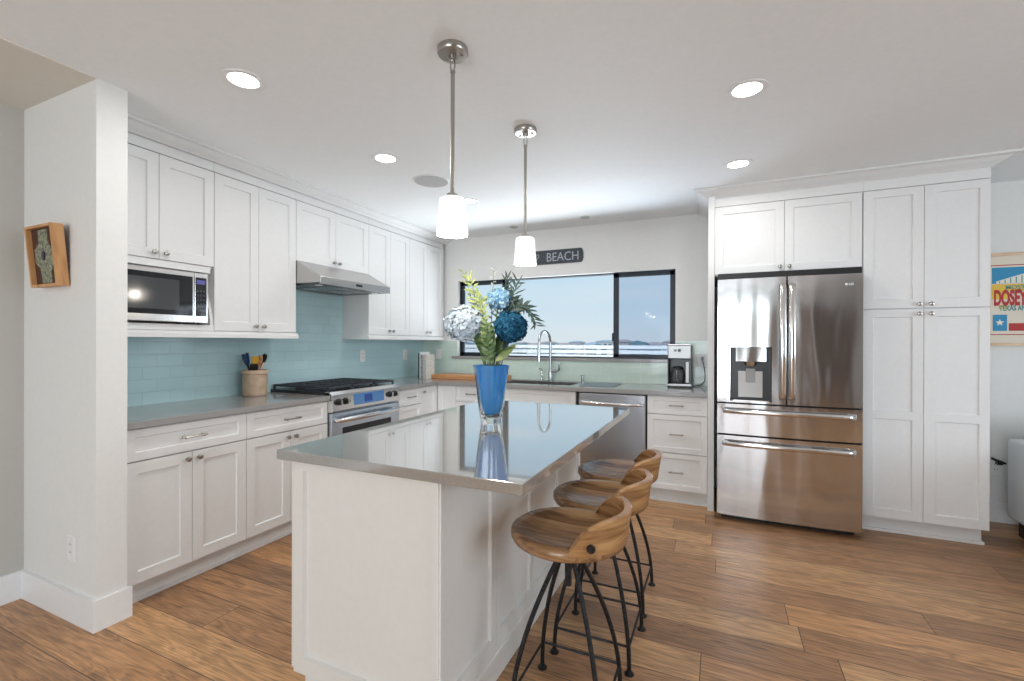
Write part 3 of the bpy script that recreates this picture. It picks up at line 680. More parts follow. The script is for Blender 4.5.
# ------------------------------------------------------------------ pendants and ceiling fixtures
SHADE = mat('white_glass_shade', (.9, .9, .88), .35); bsdf(SHADE).inputs['Emission Color'].default_value = (1, .97, .92, 1); bsdf(SHADE).inputs['Emission Strength'].default_value = .30
def make_pendant():
    r = empty('pendant_light')
    MB().lathe([(.061, ZC), (.062, ZC - .003), (.062, ZC - .020), (.058, ZC - .026), (.02, ZC - .029)], 28).build('canopy', NICK, r, smooth=40)
    b = MB()
    for a in (-.035, .035): b.lathe([(.006, ZC - .034), (.006, ZC - .028)], 8, (a, .012, 0))
    b.build('canopy_screw', NICK, r)
    MB().lathe([(.016, ZC - .045), (.016, ZC - .029)], 12).build('loop_collar', NICK, r, smooth=True)
    zc = ZC - .068
    MB().tube([(.010 * math.cos(a), 0, zc + .024 * math.sin(a)) for a in [2 * PI * k / 14 for k in range(14)]], .003, 6, loop=True).build('chain_link', NICK, r, smooth=True)
    MB().lathe([(.0085, 1.90), (.0085, 2.385), (.011, 2.387), (.011, 2.395), (.004, 2.398)], 12).build('rod', NICK, r, smooth=40)
    MB().lathe([(.022, 1.885), (.022, 1.900), (.010, 1.905)], 18).build('fitter', NICK, r, smooth=40)
    MB().lathe([(.004, 1.885), (.040, 1.885), (.050, 1.880), (.053, 1.870), (.058, 1.80), (.065, 1.737), (.062, 1.735), (.059, 1.740), (.053, 1.80), (.048, 1.868), (.036, 1.877), (.004, 1.878)], 40).build('shade', SHADE, r, smooth=50)
    MB().lathe([(.012, 1.87), (.014, 1.84), (.027, 1.81), (.029, 1.79), (.022, 1.768), (.004, 1.76)], 20).build('bulb', emis('bulb_glow', (1, .93, .82), 6), r, smooth=True)
    l = bpy.data.lights.new('pendant_glow', 'POINT'); l.energy = 5; l.color = (1, .90, .78); l.shadow_soft_size = .03
    lo = bpy.data.objects.new('pendant_glow', l); C.objects.link(lo); lo.location = (0, 0, 1.735); lo.parent = r
    return r
pd = make_pendant(); pd.location = (-.986, 1.592, 0); tag(pd, 'nickel pendant lamp with white glass shade, the nearer and larger-looking one', 'pendant lamp', 'pendant lamps over the island')
p2 = copy_tree(pd); p2.location = (-.987, 2.354, 0); tag(p2, 'nickel pendant lamp with white glass shade, farther one in front of the dark sign', 'pendant lamp', 'pendant lamps over the island')

LENS = emis('led_lens', (1, .98, .94), 9)
def make_can(r0=.088, power=3.2):
    r = empty('recessed_light')
    MB().lathe([(r0, 0), (r0, -.004), (r0 - .012, -.007), (r0 - .024, -.004), (r0 - .026, -.001)], 32, cap=False).build('trim_ring', TRIM, r, smooth=40)
    MB().lathe([(.004, -.0012), (r0 - .025, -.0012), (r0 - .025, -.0005)], 28).build('lens', LENS, r)
    l = bpy.data.lights.new('downlight', 'AREA'); l.shape = 'DISK'; l.size = .12; l.energy = power; l.color = (1, .985, .96)
    lo = bpy.data.objects.new('downlight', l); C.objects.link(lo); lo.location = (0, 0, -.012); lo.parent = r
    return r
cn = make_can()
for i, (x, y, lab) in enumerate(((-1.965, 1.395, 'round recessed ceiling light nearest the white pillar'), (-1.965, 2.363, 'round recessed ceiling light left of the near pendant rod'),
                                 (-1.925, 3.361, 'round recessed ceiling light peeking out behind the near pendant shade'), (.109, 2.405, 'round recessed ceiling light on the right, the nearer of two'),
                                 (.102, 3.385, 'round recessed ceiling light just in front of the fridge cabinets'))):
    c2_ = cn if i == 0 else copy_tree(cn); c2_.location = (x, y, ZC); tag(c2_, lab, 'ceiling light', 'recessed ceiling lights')
for (x, y, lab) in ((-1.165, 4.232, 'tiny dark ceiling fitting near the window wall, right one'), (-1.93, 4.30, 'tiny dark ceiling fitting near the window wall, left one')):
    b = MB().lathe([(.045, 0), (.045, -.004), (.035, -.008), (.004, -.008)], 24); o = b.build('ceiling_fitting', mat('fitting_grey', (.45, .45, .44), .5), smooth=40); o.location = (x, y, ZC); tag(o, lab, 'ceiling fitting')
sp = empty('ceiling_speaker', (-1.935, 2.83, ZC), 0, 'flat round grey speaker grille in the ceiling beside the near pendant', 'speaker')
MB().lathe([(.133, 0), (.133, -.004), (.126, -.006), (.123, -.003)], 40, cap=False).build('rim', TRIM, sp, smooth=40)
MB().lathe([(.004, -.004), (.124, -.0035), (.124, -.001)], 40).build('grille', speckle(mat('speaker_grille', (.5, .5, .5), .7), (.42, .42, .42), (.56, .56, .56), 900), sp)

# ------------------------------------------------------------------ vase and flowers
VX, VY = -.996, 1.961
vs = empty('vase', (VX, VY, ZT), .2, 'blue fluted glass vase with clear foot on the island', 'vase')
def flute(r, z, amp, n=6, seg=96, ph=0):
    return [((r * (1 + amp * math.cos(n * a + ph))) * math.cos(a), (r * (1 + amp * math.cos(n * a + ph))) * math.sin(a), z) for a in [2 * PI * k / seg for k in range(seg)]]
outer = [(.046, .0005, .08), (.047, .01, .08), (.055, .06, .08), (.063, .12, .07), (.071, .19, .06), (.080, .255, .05), (.085, .282, .05)]
inner = [(.0835, .282, .05), (.0785, .25, .05), (.069, .19, .055), (.0595, .12, .06), (.049, .065, .05), (.034, .038, .03), (.008, .033, 0)]
MB().rings([flute(*p) for p in outer + inner]).build('casing', glass('clear_glass', (.97, .99, 1)), vs, smooth=60)
BL = mat('blue_glass', (.0, .42, 1.0), .03, 0, Transmission_Weight=.38, IOR=1.4)
o1 = [(.007, .0345, 0), (.033, .0395, .03), (.048, .0665, .05), (.0585, .1205, .06), (.068, .1905, .055), (.0775, .2505, .05), (.0827, .281, .05)]
i1 = [(.0795, .281, .05), (.074, .25, .05), (.064, .19, .05), (.054, .125, .05), (.042, .08, .04), (.024, .054, .02), (.005, .05, 0)]
MB().rings([flute(*p) for p in o1 + i1]).build('blue_lining', BL, vs, smooth=60)

MB().rings([flute(*p) for p in [(.004, .052, 0), (.022, .058, .02), (.037, .078, .04), (.047, .11, .05), (.0575, .17, .05), (.059, .18, .05)]]).build('blue_core', mat('deep_blue_glass', (.0, .08, .80), .05, 0, Transmission_Weight=.15, IOR=1.35), vs, smooth=60)
LEAFG = speckle(mat('leaf_green', (.10, .19, .05), .45), (.035, .085, .025), (.11, .19, .05), 30)
LEAFY = speckle(mat('leaf_yellow_green', (.28, .34, .10), .5), (.18, .26, .07), (.42, .45, .16), 40)
LEAFD = speckle(mat('leaf_dark', (.03, .07, .055), .5), (.02, .045, .04), (.06, .11, .08), 40)
LEAFP = speckle(mat('leaf_pale', (.42, .50, .40), .5), (.34, .42, .34), (.56, .62, .52), 40)
STEM = mat('stem_green', (.10, .15, .05), .6)
def curve3(p0, p1, p2, n=10):
    p0, p1, p2 = map(Vector, (p0, p1, p2)); return [(1 - t) ** 2 * p0 + 2 * t * (1 - t) * p1 + t * t * p2 for t in [k / n for k in range(n + 1)]]
def leaf(b, base, d, up, ln, w, fold=.25):
    d = Vector(d).normalized(); s_ = d.cross(Vector(up)); s_ = s_.normalized() if s_.length > .01 else d.orthogonal().normalized(); n_ = s_.cross(d).normalized()
    base = Vector(base); ks = (0, .18, .4, .62, .82, 1); ws = (.12, .72, 1, .85, .5, .02); rows = []
    for k, w_ in zip(ks, ws):
        c_ = base + d * ln * k - n_ * ln * .18 * k * k; h = w * w_ * .5
        rows.append([b.bm.verts.new(c_ - s_ * h + n_ * h * fold), b.bm.verts.new(c_), b.bm.verts.new(c_ + s_ * h + n_ * h * fold)])
    for a, c_ in zip(rows, rows[1:]):
        for i in range(2): b.bm.faces.new((a[i], a[i + 1], c_[i + 1], c_[i]))
def bloom(b, c, R, n, fl, squash=.9):
    ga = PI * (3 - math.sqrt(5))
    for i in range(n):
        z = 1 - 2 * (i + .5) / n; r = math.sqrt(1 - z * z); a = ga * i
        d = Vector((r * math.cos(a), r * math.sin(a), z)); d += Vector([random.uniform(-.10, .10) for _ in range(3)]); d.normalize()
        lump = 1 + .09 * math.sin(5 * d.x + 3 * d.z + c[0] * 40) * math.cos(4 * d.y - 2 * d.z)
        rr = R * lump * random.uniform(.88, 1.05); p = Vector(c) + Vector((d.x * rr, d.y * rr, d.z * rr * squash))
        d = (d + Vector([random.uniform(-.35, .35) for _ in range(3)])).normalized()
        t1 = d.orthogonal().normalized(); t2 = d.cross(t1); ph = random.uniform(0, PI); cv = b.bm.verts.new(p - d * fl * .25)
        for q in range(4):
            aa = ph + q * PI / 2; u1 = math.cos(aa) * t1 + math.sin(aa) * t2; u2 = -math.sin(aa) * t1 + math.cos(aa) * t2
            lf = random.uniform(.0, .35); vs_ = [cv]
            for (f_, g_, l_) in ((.45, -.48, .5), (.85, -.40, .9), (1.05, 0, 1), (.85, .40, .9), (.45, .48, .5)): vs_.append(b.bm.verts.new(p + u1 * fl * f_ + u2 * fl * g_ + d * fl * lf * l_))
            b.bm.faces.new(vs_)
def thing_at(name, label, cat, group=None): return empty(name, (VX, VY, ZT), 0, label, cat, group)
RX, RY = math.cos(YAW), math.sin(YAW)     # towards the right in the room's own view of the bouquet
def off(u_, v_, z): return (u_ * RX - v_ * RY, u_ * RY + v_ * RX, z)
def flower(name, label, cen, R, n, fl, m, base, leaves=()):
    r = thing_at(name, label, 'flower', 'hydrangeas in the blue vase')
    b = MB(); bloom(b, cen, R, n, fl); bl_ = b.build('bloom', m, r)
    MB().lathe([(R * .1, -R * .7), (R * .5, -R * .55), (R * .78, 0), (R * .5, R * .55), (R * .1, R * .7)], 14, cen).build('bloom_core', m, bl_, smooth=True)
    MB().tube(curve3(base, (base[0] * .8, base[1] * .8, .34), cen), .0032, 7).build('stem', STEM, r, smooth=True)
    for (bp, d, ln, w) in leaves:
        b = MB(); leaf(b, bp, d, (0, 0, 1), ln, w); b.build('leaf', LEAFG, r, smooth=True)
    return r
HW = speckle(mat('hydrangea_pale_blue', (.60, .68, .76), .9, 0, Specular_IOR_Level=.1), (.50, .60, .69), (.66, .73, .79), 30)
HD = speckle(mat('hydrangea_deep_blue', (.03, .12, .22), .9, 0, Specular_IOR_Level=.1), (.012, .065, .13), (.03, .14, .24), 40)
HL = speckle(mat('hydrangea_light_blue', (.25, .50, .70), .9, 0, Specular_IOR_Level=.1), (.14, .36, .62), (.50, .68, .72), 50)
cA, cB, cC = off(-.132, .0, .480), off(.092, -.03, .462), off(.035, .02, .60)
flower('hydrangea', 'pale blue-white hydrangea bloom on the left of the bouquet', cA, .088, 240, .0165, HW, off(-.012, 0, .07), ((off(-.03, 0, .36), off(-.3, -.3, .25), .12, .05),))
flower('hydrangea', 'deep navy blue hydrangea bloom on the right of the bouquet', cB, .076, 200, .0170, HD, off(.012, 0, .07), ((off(.02, -.01, .33), off(.5, -.3, .3), .13, .05),))
flower('hydrangea', 'light blue hydrangea bloom at the top of the bouquet', cC, .052, 110, .0150, HL, off(.0, .012, .07))
def sprig(name, label, pts, m, n, ln, w, spread=1.0, tip=.0):
    r = thing_at(name, label, 'foliage', 'greenery in the blue vase')
    cv = curve3(*pts, n=16); MB().tube(cv, .0026, 6, rads=[.003 - .0018 * k / 16 for k in range(17)]).build('stem', STEM if m is not LEAFD else LEAFD, r, smooth=True)
    b = MB()
    for i in range(n):
        t = .52 + .48 * i / (n - 1); k = min(15, int(t * 16)); p = cv[k].lerp(cv[k + 1], t * 16 - k); d = (cv[k + 1] - cv[k]).normalized()
        s_ = d.cross(Vector((-RY, RX, 0))).normalized() * (1 if i % 2 else -1)
        dd_ = d * .8 + s_ * spread + Vector([random.uniform(-.5, .5) for _ in range(3)])
        leaf(b, p, dd_, (-RY * -1, -RX, .3), ln * random.uniform(.75, 1.15) * (1 - tip * t), w)
    b.build('leaves', m, r, smooth=True); return r
B0 = off(0, 0, .07)
sprig('leafy_sprig', 'yellow-green leafy sprig rising up left in the bouquet', (off(-.005, .01, .08), off(-.01, .01, .40), off(-.105, .01, .70)), LEAFY, 30, .045, .012, .9)
sprig('leafy_sprig', 'small yellow-green flowering sprig in the middle of the bouquet', (off(0, .0, .08), off(-.02, -.03, .35), off(-.045, -.04, .60)), LEAFY, 26, .04, .016, .9)
sprig('leafy_sprig', 'thin pale sprig reaching up behind the white bloom', (off(0, .01, .08), off(-.04, .05, .45), off(-.14, .05, .73)), LEAFY, 20, .035, .008, .8)
sprig('fern_frond', 'dark feathery frond rising right above the navy bloom', (off(.01, .01, .08), off(.04, .01, .45), off(.125, .02, .68)), LEAFD, 34, .062, .009, .7)
sprig('fern_frond', 'dark feathery frond drooping over the right side towards the faucet', (off(.012, .0, .10), off(.10, .0, .78), off(.215, -.02, .47)), LEAFD, 36, .05, .009, .6)
sprig('fern_frond', 'dark upright feathery frond behind the light blue bloom', (off(0, .015, .08), off(.02, .03, .45), off(.075, .03, .70)), LEAFD, 30, .055, .008, .6)
sprig('leafy_sprig', 'pale grey-green wispy sprig between the white bloom and the light blue one', (off(0, .02, .08), off(-.05, .03, .40), off(-.085, .02, .63)), LEAFP, 24, .034, .012, 1.0)
sprig('leafy_sprig', 'pale twig with tiny leaves standing tallest behind the light blue bloom', (off(0, .03, .08), off(-.01, .05, .45), off(.01, .06, .74)), LEAFP, 16, .026, .009, .9)
sprig('leafy_sprig', 'bushy dark green sprig just above the navy bloom', (off(.01, .02, .08), off(.05, .03, .40), off(.105, .02, .60)), LEAFD, 30, .045, .018, 1.0)
sprig('leafy_sprig', 'green leafy sprig low in the centre between the blooms', (off(0, -.03, .08), off(-.01, -.05, .30), off(-.015, -.06, .47)), LEAFG, 18, .045, .018, .9)
sprig('leafy_sprig', 'dark green sprig curling right below the drooping frond', (off(.01, .0, .08), off(.10, .02, .60), off(.165, .02, .56)), LEAFD, 26, .04, .011, .8)
for i, (u_, v_, z, du, dv, dz, ln, w, lab) in enumerate(((-.035, -.02, .33, -.25, -.1, 1, .15, .05, 'broad green leaf under the white bloom'), (-.005, -.03, .325, .05, -.2, 1, .15, .05, 'broad green leaf facing front in the middle of the bouquet'),
                                                       (.025, -.02, .30, .75, -.1, .7, .13, .038, 'pointed light green leaf leaning right over the vase rim'), (.015, 0, .33, .35, .2, 1, .14, .05, 'dark green leaf behind the navy bloom stem'))):
    r = thing_at('leaf_stalk', lab, 'leaf', 'greenery in the blue vase')
    MB().tube(curve3(off(u_ * .3, v_ * .3, .075), off(u_ * .6, v_ * .6, .18), off(u_, v_, z)), .003, 6).build('stem', STEM, r, smooth=True)
    b = MB(); leaf(b, off(u_, v_, z), off(du, dv, dz), off(0, -1, .2), ln, w, .2); b.build('leaf', LEAFY if i == 2 else LEAFG, r, smooth=True)

# ------------------------------------------------------------------ crock and utensils
KX, KY = -3.075, 2.275
STONE = speckle(mat('stoneware', (.50, .36, .24), .45), (.46, .33, .22), (.56, .42, .30), 25)
kr = MB().lathe([(.062, 0), (.066, .004), (.068, .012), (.068, .135), (.074, .138), (.075, .158), (.072, .163), (.067, .160), (.064, .150), (.062, .012), (.004, .010)], 36).build('utensil_crock', STONE, smooth=40)
kr.location = (KX, KY, ZT); kr.scale = (1.18, 1.18, 1.14); tag(kr, 'tan stoneware crock of utensils on the left counter', 'crock')
def ut(name, label, bx, by, tx, ty, tz, m, head=None):
    r = empty(name, (KX, KY, ZT), 0, label, 'kitchen utensil', 'utensils in the stoneware crock'); tz += .055
    MB().tube([(bx, by, .016), (tx, ty, tz)], .005, 8).build('handle', m, r, smooth=True)
    d = (Vector((tx, ty, tz)) - Vector((bx, by, .016))).normalized(); M = Matrix.Translation((tx, ty, tz)) @ d.to_track_quat('Z', 'Y').to_matrix().to_4x4()
    if head: head(M, r)
    return r
WOODL = wood_mat('light_wood', (.42, .22, .10), (.62, .36, .18), (.75, .5, .28), .5)
YEL = mat('mustard_handle', (.72, .36, .02), .35); PNK = mat('pale_pink_silicone', (.75, .48, .38), .5); DKB = mat('dark_blue_plastic', (.02, .05, .14), .35)
def spoon(m, s_=1): return lambda M, r: MB().rings([[M @ Vector((w * math.cos(a), .010 * math.sin(a), z)) for a in [2 * PI * k / 12 for k in range(12)]] for z, w in [(0, .007), (.015 * s_, .02 * s_), (.04 * s_, .027 * s_), (.06 * s_, .022 * s_), (.07 * s_, .006)]]).build('head', m, r, smooth=True)
def slab(m, w, h): return lambda M, r: MB().box(-w, -.006, -.02, w, .006, h, M=M).build('head', m, r, bevel=.005)
ut('spatula', 'flat mustard yellow tool head standing in the crock', .0, -.01, .015, -.012, .165, YEL, slab(YEL, .024, .065))
ut('ladle', 'black ladle in the crock, leaning left', .0, .02, -.01, -.055, .17, BLACK, spoon(DKB, 1.15))
ut('wooden_spoon', 'brown wooden spoon standing upright in the crock', .01, 0, .01, .025, .16, WOODL, spoon(WOODL, 1.1))
ut('spoon', 'black round spoon leaning right in the crock', -.01, -.01, -.01, .062, .165, BLACK, spoon(BLACK, 1.2))
ut('spatula', 'pale pink silicone spatula low at the crock front', -.01, -.02, .035, .03, .15, PNK, slab(PNK, .024, .035))
ut('turner', 'black slotted turner low on the left of the crock', -.02, 0, .035, -.035, .15, BLACK, slab(BLACK, .026, .03))
ut('spoon', 'dark blue serving spoon at the left back of the crock', -.02, -.01, -.03, -.03, .175, DKB, spoon(DKB, 1.15))

# ------------------------------------------------------------------ books, board, coffee maker
bk_mats = [mat('book_black', (.02, .02, .025), .5), speckle(mat('book_white', (.78, .78, .76), .5), (.7, .7, .68), (.82, .82, .8), 30), speckle(mat('book_grey_print', (.45, .48, .50), .5), (.12, .18, .22), (.55, .56, .55), 60), speckle(mat('book_rose_print', (.6, .5, .48), .5), (.55, .5, .5), (.78, .72, .68), 70), speckle(mat('book_cream', (.70, .68, .60), .5), (.6, .57, .5), (.75, .73, .66), 40)]
PAGE = mat('book_pages', (.75, .72, .65), .8)
off_x = 0
book_labs = ['black cookbook at the left end of the upright books in the corner', 'plain white tall cookbook standing beside the black one', 'grey patterned cookbook in the middle of the upright books', 'cookbook with a rosy printed spine among the upright books', 'cream cookbook at the right end of the upright books']
bx = -2.935; by = 4.06
for i, (tk, hh, dp) in enumerate(((.014, .275, .17), (.016, .285, .17), (.024, .255, .16), (.016, .250, .155), (.022, .258, .16))):
    bk = empty('cookbook', (bx, by, ZT), 0, book_labs[i], 'book', 'cookbooks in the counter corner')
    b = MB().box(0, 0, 0, tk, .004, hh).box(0, 0, 0, .003, dp, hh).box(tk - .003, 0, 0, tk, dp, hh); b.build('cover', bk_mats[i], bk, bevel=.001)
    MB().box(.003, .005, .003, tk - .003, dp - .003, hh - .004).build('pages', PAGE, bk)
    bx += tk + .002
BOARD = wood_mat('cutting_board_wood', (.38, .16, .06), (.55, .26, .10), (.70, .38, .18), .4, (2, 20, 20))
o = MB().box(-2.84, 4.16, ZT, -2.02, 4.46, ZT + .045).build('cutting_board', BOARD, bevel=.005); tag(o, 'long thick orange-brown wooden cutting board on the counter behind the vase', 'cutting board')

cm = empty('coffee_maker', (-.325, 4.25, ZT), 0, 'stainless and black drip coffee maker with glass carafe on the counter', 'coffee maker')
CMS = steel('coffee_steel', (.30, .30, .30), .35, 0, 0)
MB().box(-.098, -.01, 0, .098, .20, .028).build('base', BLACK, cm, bevel=.006)
MB().box(-.098, -.0125, .018, .098, -.0095, .034).build('base_trim', CMS, cm)
MB().lathe([(.062, .029), (.062, .034)], 24, (-.02, .065, 0)).build('hot_plate', BLACK, cm)
MB().box(-.098, .13, .028, .098, .20, .25).box(-.098, .0, .028, -.088, .13, .25).box(.045, .02, .028, .098, .13, .25).build('column', BLACK, cm, bevel=.003)
MB().box(.052, .015, .045, .075, .02, .225).build('water_gauge', mat('gauge_grey', (.55, .56, .58), .2), cm)
MB().box(-.098, -.012, .25, .098, .20, .372).build('top_housing', CMS, cm, bevel=.008)
MB().box(-.094, -.006, .372, .094, .195, .380).build('lid', SS, cm, bevel=.003)
MB().cyl((.0, -.012, .325), (.0, -.022, .325), .014, 18).build('dial', BLACK, cm, smooth=True)
MB().box(-.045, -.0135, .315, -.022, -.012, .335).build('clock', BLKG, cm)
ca = MB().lathe([(.052, 0), (.060, .02), (.062, .07), (.050, .11), (.040, .125), (.0385, .125), (.048, .11), (.060, .07), (.058, .02), (.050, .003), (.003, .003)], 28, (-.02, .065, .035)).build('carafe', mat('carafe_glass', (.25, .26, .28), .05, 0, Transmission_Weight=.7), cm, smooth=50)
MB().lathe([(.043, .160), (.043, .175), (.01, .182)], 20, (-.02, .065, 0)).build('carafe_lid', BLACK, ca, smooth=True)
MB().tube([(-.02, .02, .155), (-.02, -.012, .15), (-.02, -.018, .10), (-.02, .005, .06)], .006, 8).build('carafe_handle', SS, ca, smooth=True)

def outlet(loc, rz, label, gangs=1, kind='outlet'):
    r = empty('wall_outlet' if kind == 'outlet' else 'light_switch', loc, rz, label, kind if kind == 'outlet' else 'light switch')
    w = .036 + .023 * (gangs - 1)
    MB().box(-w, -.006, -.058, w, 0, .058).build('cover_plate', PLATE, r, bevel=.002)
    for g_ in range(gangs):
        cx_ = (g_ - (gangs - 1) / 2) * .046
        i_ = MB().box(cx_ - .0165, -.008, -.034, cx_ + .0165, -.006, .034).build('insert', PLATE, r, bevel=.001)
        if kind == 'outlet':
            b = MB()
            for z in (-.02, .016): b.box(cx_ - .008, -.0084, z, cx_ - .0055, -.008, z + .009).box(cx_ + .0055, -.0084, z, cx_ + .008, -.008, z + .009)
            b.build('slots', DARKH, i_)
    return r
outlet((XW + .012, 3.52, 1.168), R90, 'white cover plate on the tile right of the range')
outlet((XW + .012, 4.19, 1.165), R90, 'white outlet plate on the left tile wall near the corner')
outlet((-2.985, 4.528, 1.17), 0, 'white light switch on the window wall above the cutting board', 1, 'switch')
outlet((-.170, 4.528, 1.145), 0, 'double white outlet plate with a black plug behind the coffee maker', 2)
outlet((-2.76, 1.115, .335), 0, 'white outlet low on the pillar wall above the baseboard')
outlet((1.84, 4.54, .40), 0, 'white outlet low on the wall beyond the pantry with a dark plug')
cd = MB().tube(curve3((-.150, 4.500, 1.16), (-.115, 4.49, 1.02), (-.13, 4.47, .96)) + curve3((-.14, 4.46, .935), (-.18, 4.46, .918), (-.222, 4.42, .921))[1:], .0035, 6)
cd.box(-.162, 4.495, 1.148, -.138, 4.5195, 1.178); tag(cd.build('power_cord', BLACK, smooth=True), 'black power cord and plug running down to the coffee maker', 'cord')
cd = MB().tube(curve3((1.80, 4.50, .47), (1.84, 4.49, .455), (1.875, 4.49, .44)), .009, 6); cd.box(1.835, 4.495, .425, 1.865, 4.5315, .455)
tag(cd.build('power_cord', BLACK, smooth=True), 'dark plug and short cord on the outlet beside the sofa', 'cord')

# ------------------------------------------------------------------ beach sign
sg = empty('wall_sign', (-1.61, 4.54, 2.193), 0, 'dark wooden BEACH sign on the wall above the window', 'sign')
SGM = speckle(mat('sign_slate', (.035, .045, .06), .6), (.025, .033, .045), (.06, .07, .085), 60)
pl_ = [(-.345, -.055), (-.330, -.071), (.325, -.071), (.335, -.062), (.3455, -.03), (.3455, .03), (.335, .062), (.325, .071), (-.330, .071), (-.345, .055)]
MB().prism(pl_, 0, .018, M=Matrix.Rotation(PI / 2, 4, 'X')).build('board', SGM, sg)
INK = mat('sign_letters', (.42, .45, .50), .6)
text('letters', 'BEACH', .128, INK, sg, face_my(-.050, -.019, -.046), .0006, -.0004, .88)
b = MB(); b.tube([(-.16 + .030 * math.sin(t) ** 3, -.019, .0 + .008 + .0022 * (13 * math.cos(t) - 5 * math.cos(2 * t) - 2 * math.cos(3 * t) - math.cos(4 * t))) for t in [2 * PI * k / 28 for k in range(28)]], .003, 5, loop=True); b.build('heart', INK, sg)

# ------------------------------------------------------------------ shadow box on the pillar, leaning forward
sb = empty('shadow_box', (-2.900, 1.086, 1.848), 0, 'small wooden shadow box frame with patterned art on the pillar', 'picture frame')
sb.rotation_euler = (math.radians(5), 0, 0)
PINE = wood_mat('pine_frame', (.45, .22, .08), (.60, .31, .12), (.70, .40, .18), .45, (20, 20, 3))
w, h, dd0 = .125, .285, .046
b = MB().box(-w, -dd0, -h, -w + .012, 0, 0).box(w - .012, -dd0, -h, w, 0, 0).box(-w + .012, -dd0, -h, w - .012, 0, -h + .012).box(-w + .012, -dd0, -.012, w - .012, 0, 0).build('frame', PINE, sb)
MB().box(-w + .012, -.026, -h + .012, w - .012, -.018, -.012).build('backing', mat('backing_brown', (.075, .028, .016), .6), sb)
ART = speckle(mat('art_pattern', (.22, .22, .15), .7), (.10, .11, .08), (.36, .36, .25), 70, 5)
MB().prism([(-.045, -.268), (.045, -.268), (.05, -.21), (.085, -.17), (.088, -.12), (.04, -.08), (.045, -.02), (-.04, -.02), (-.045, -.08), (-.09, -.11), (-.09, -.17), (-.05, -.20)], .020, .030, M=Matrix.Rotation(PI / 2, 4, 'X')).build('art', ART, sb)
MB().lathe([(.014, 0), (.014, .004)], 14, M=Matrix.Translation((-.005, -.030, -.14)) @ Matrix.Rotation(PI / 2, 4, 'X') @ Matrix.Diagonal((1, 1.6, 1, 1))).build('art_spot', mat('spot_dark', (.02, .02, .05), .4), sb)

# ------------------------------------------------------------------ poster on the far wall
po = empty('framed_poster', (2.025, 4.54, 1.288), 0, 'bright printed poster in light wood frame on the far right wall', 'poster')
PW_, PH = .245, .677
b = MB().box(-PW_, -.025, 0, -PW_ + .02, 0, PH).box(PW_ - .02, -.025, 0, PW_, 0, PH).box(-PW_ + .02, -.025, 0, PW_ - .02, 0, .022).box(-PW_ + .02, -.025, PH - .022, PW_ - .02, 0, PH)
b.build('frame', wood_mat('poster_frame_wood', (.62, .42, .26), (.74, .54, .36), (.80, .62, .44), .45), po)
x0, x1 = -PW_ + .02, PW_ - .02
MB().box(x0, -.010, .022, x1, -.006, PH - .022).build('paper', mat('paper_cream', (.78, .70, .58), .7), po)
PB = mat('ink_blue', (.03, .27, .48), .6); PR = mat('ink_red', (.45, .03, .03), .6); PY_ = mat('ink_yellow', (.75, .50, .06), .6); PG = mat('ink_teal', (.08, .28, .28), .6); PWH = mat('ink_white', (.8, .76, .66), .6)
def art(name, m, *bx_):
    b = MB()
    for (a, z0, c, z1) in bx_: b.box(a, -.0112, z0, c, -.0100, z1)
    return b.build(name, m, po)
art('border', PR, (x0 + .004, .080, x1 - .004, .086), (x0 + .004, PH - .093, x1 - .004, PH - .087))
art('blue_field', PB, (x0 + .012, .455, x1 - .012, .572))
b = MB(); pts = [(x0 + .035 + .36 * t, .470 + .085 * math.sin(t * PI / 2)) for t in [k / 12 for k in range(13)]]
b.prism([(x0 + .035, .456)] + pts + [(pts[-1][0], .456)], .0112, .0118, M=Matrix.Rotation(PI / 2, 4, 'X')); b.build('bridge_panel', PWH, po)
for k in range(12): xx = x0 + .05 + k * .03; MB().box(xx, -.0124, .458, xx + .006, -.0118, .466 + .080 * math.sin(min(1, (.015 + k * .03) / .36) * PI / 2)).build('bridge_bar', PG, po)
art('yellow_band', PY_, (x0 + .012, .400, x1 - .012, .450), (x0 + .012, .340, x0 + .1, .400), (x0 + .05, .270, x0 + .1, .300))
text('words', 'MOST', .040, PG, po, face_my(x0 + .085, -.0115, .412), .0004, .0008)
text('title', 'DOSEY DOE', .150, PR, po, face_my(x0 + .022, -.0115, .300), .0004, .007, .37)
text('words', 'TEXAS AND', .050, PG, po, face_my(x0 + .052, -.0115, .258), .0004, .0016, .62)
art('blue_square', PB, (x0 + .018, .110, x0 + .095, .228))
st_ = [((.026 if k % 2 == 0 else .011) * math.sin(k * PI / 5), (.026 if k % 2 == 0 else .011) * math.cos(k * PI / 5)) for k in range(10)]
MB().prism([(x0 + .056 + a, .170 + c) for a, c in st_], .0112, .0118, M=Matrix.Rotation(PI / 2, 4, 'X')).build('star', PWH, po)
art('red_field', PR, (x0 + .105, .110, x1 - .012, .165))
art('figure_shapes', PR, (x0 + .19, .19, x0 + .25, .215), (x0 + .21, .215, x0 + .23, .240), (x0 + .27, .18, x0 + .36, .235))

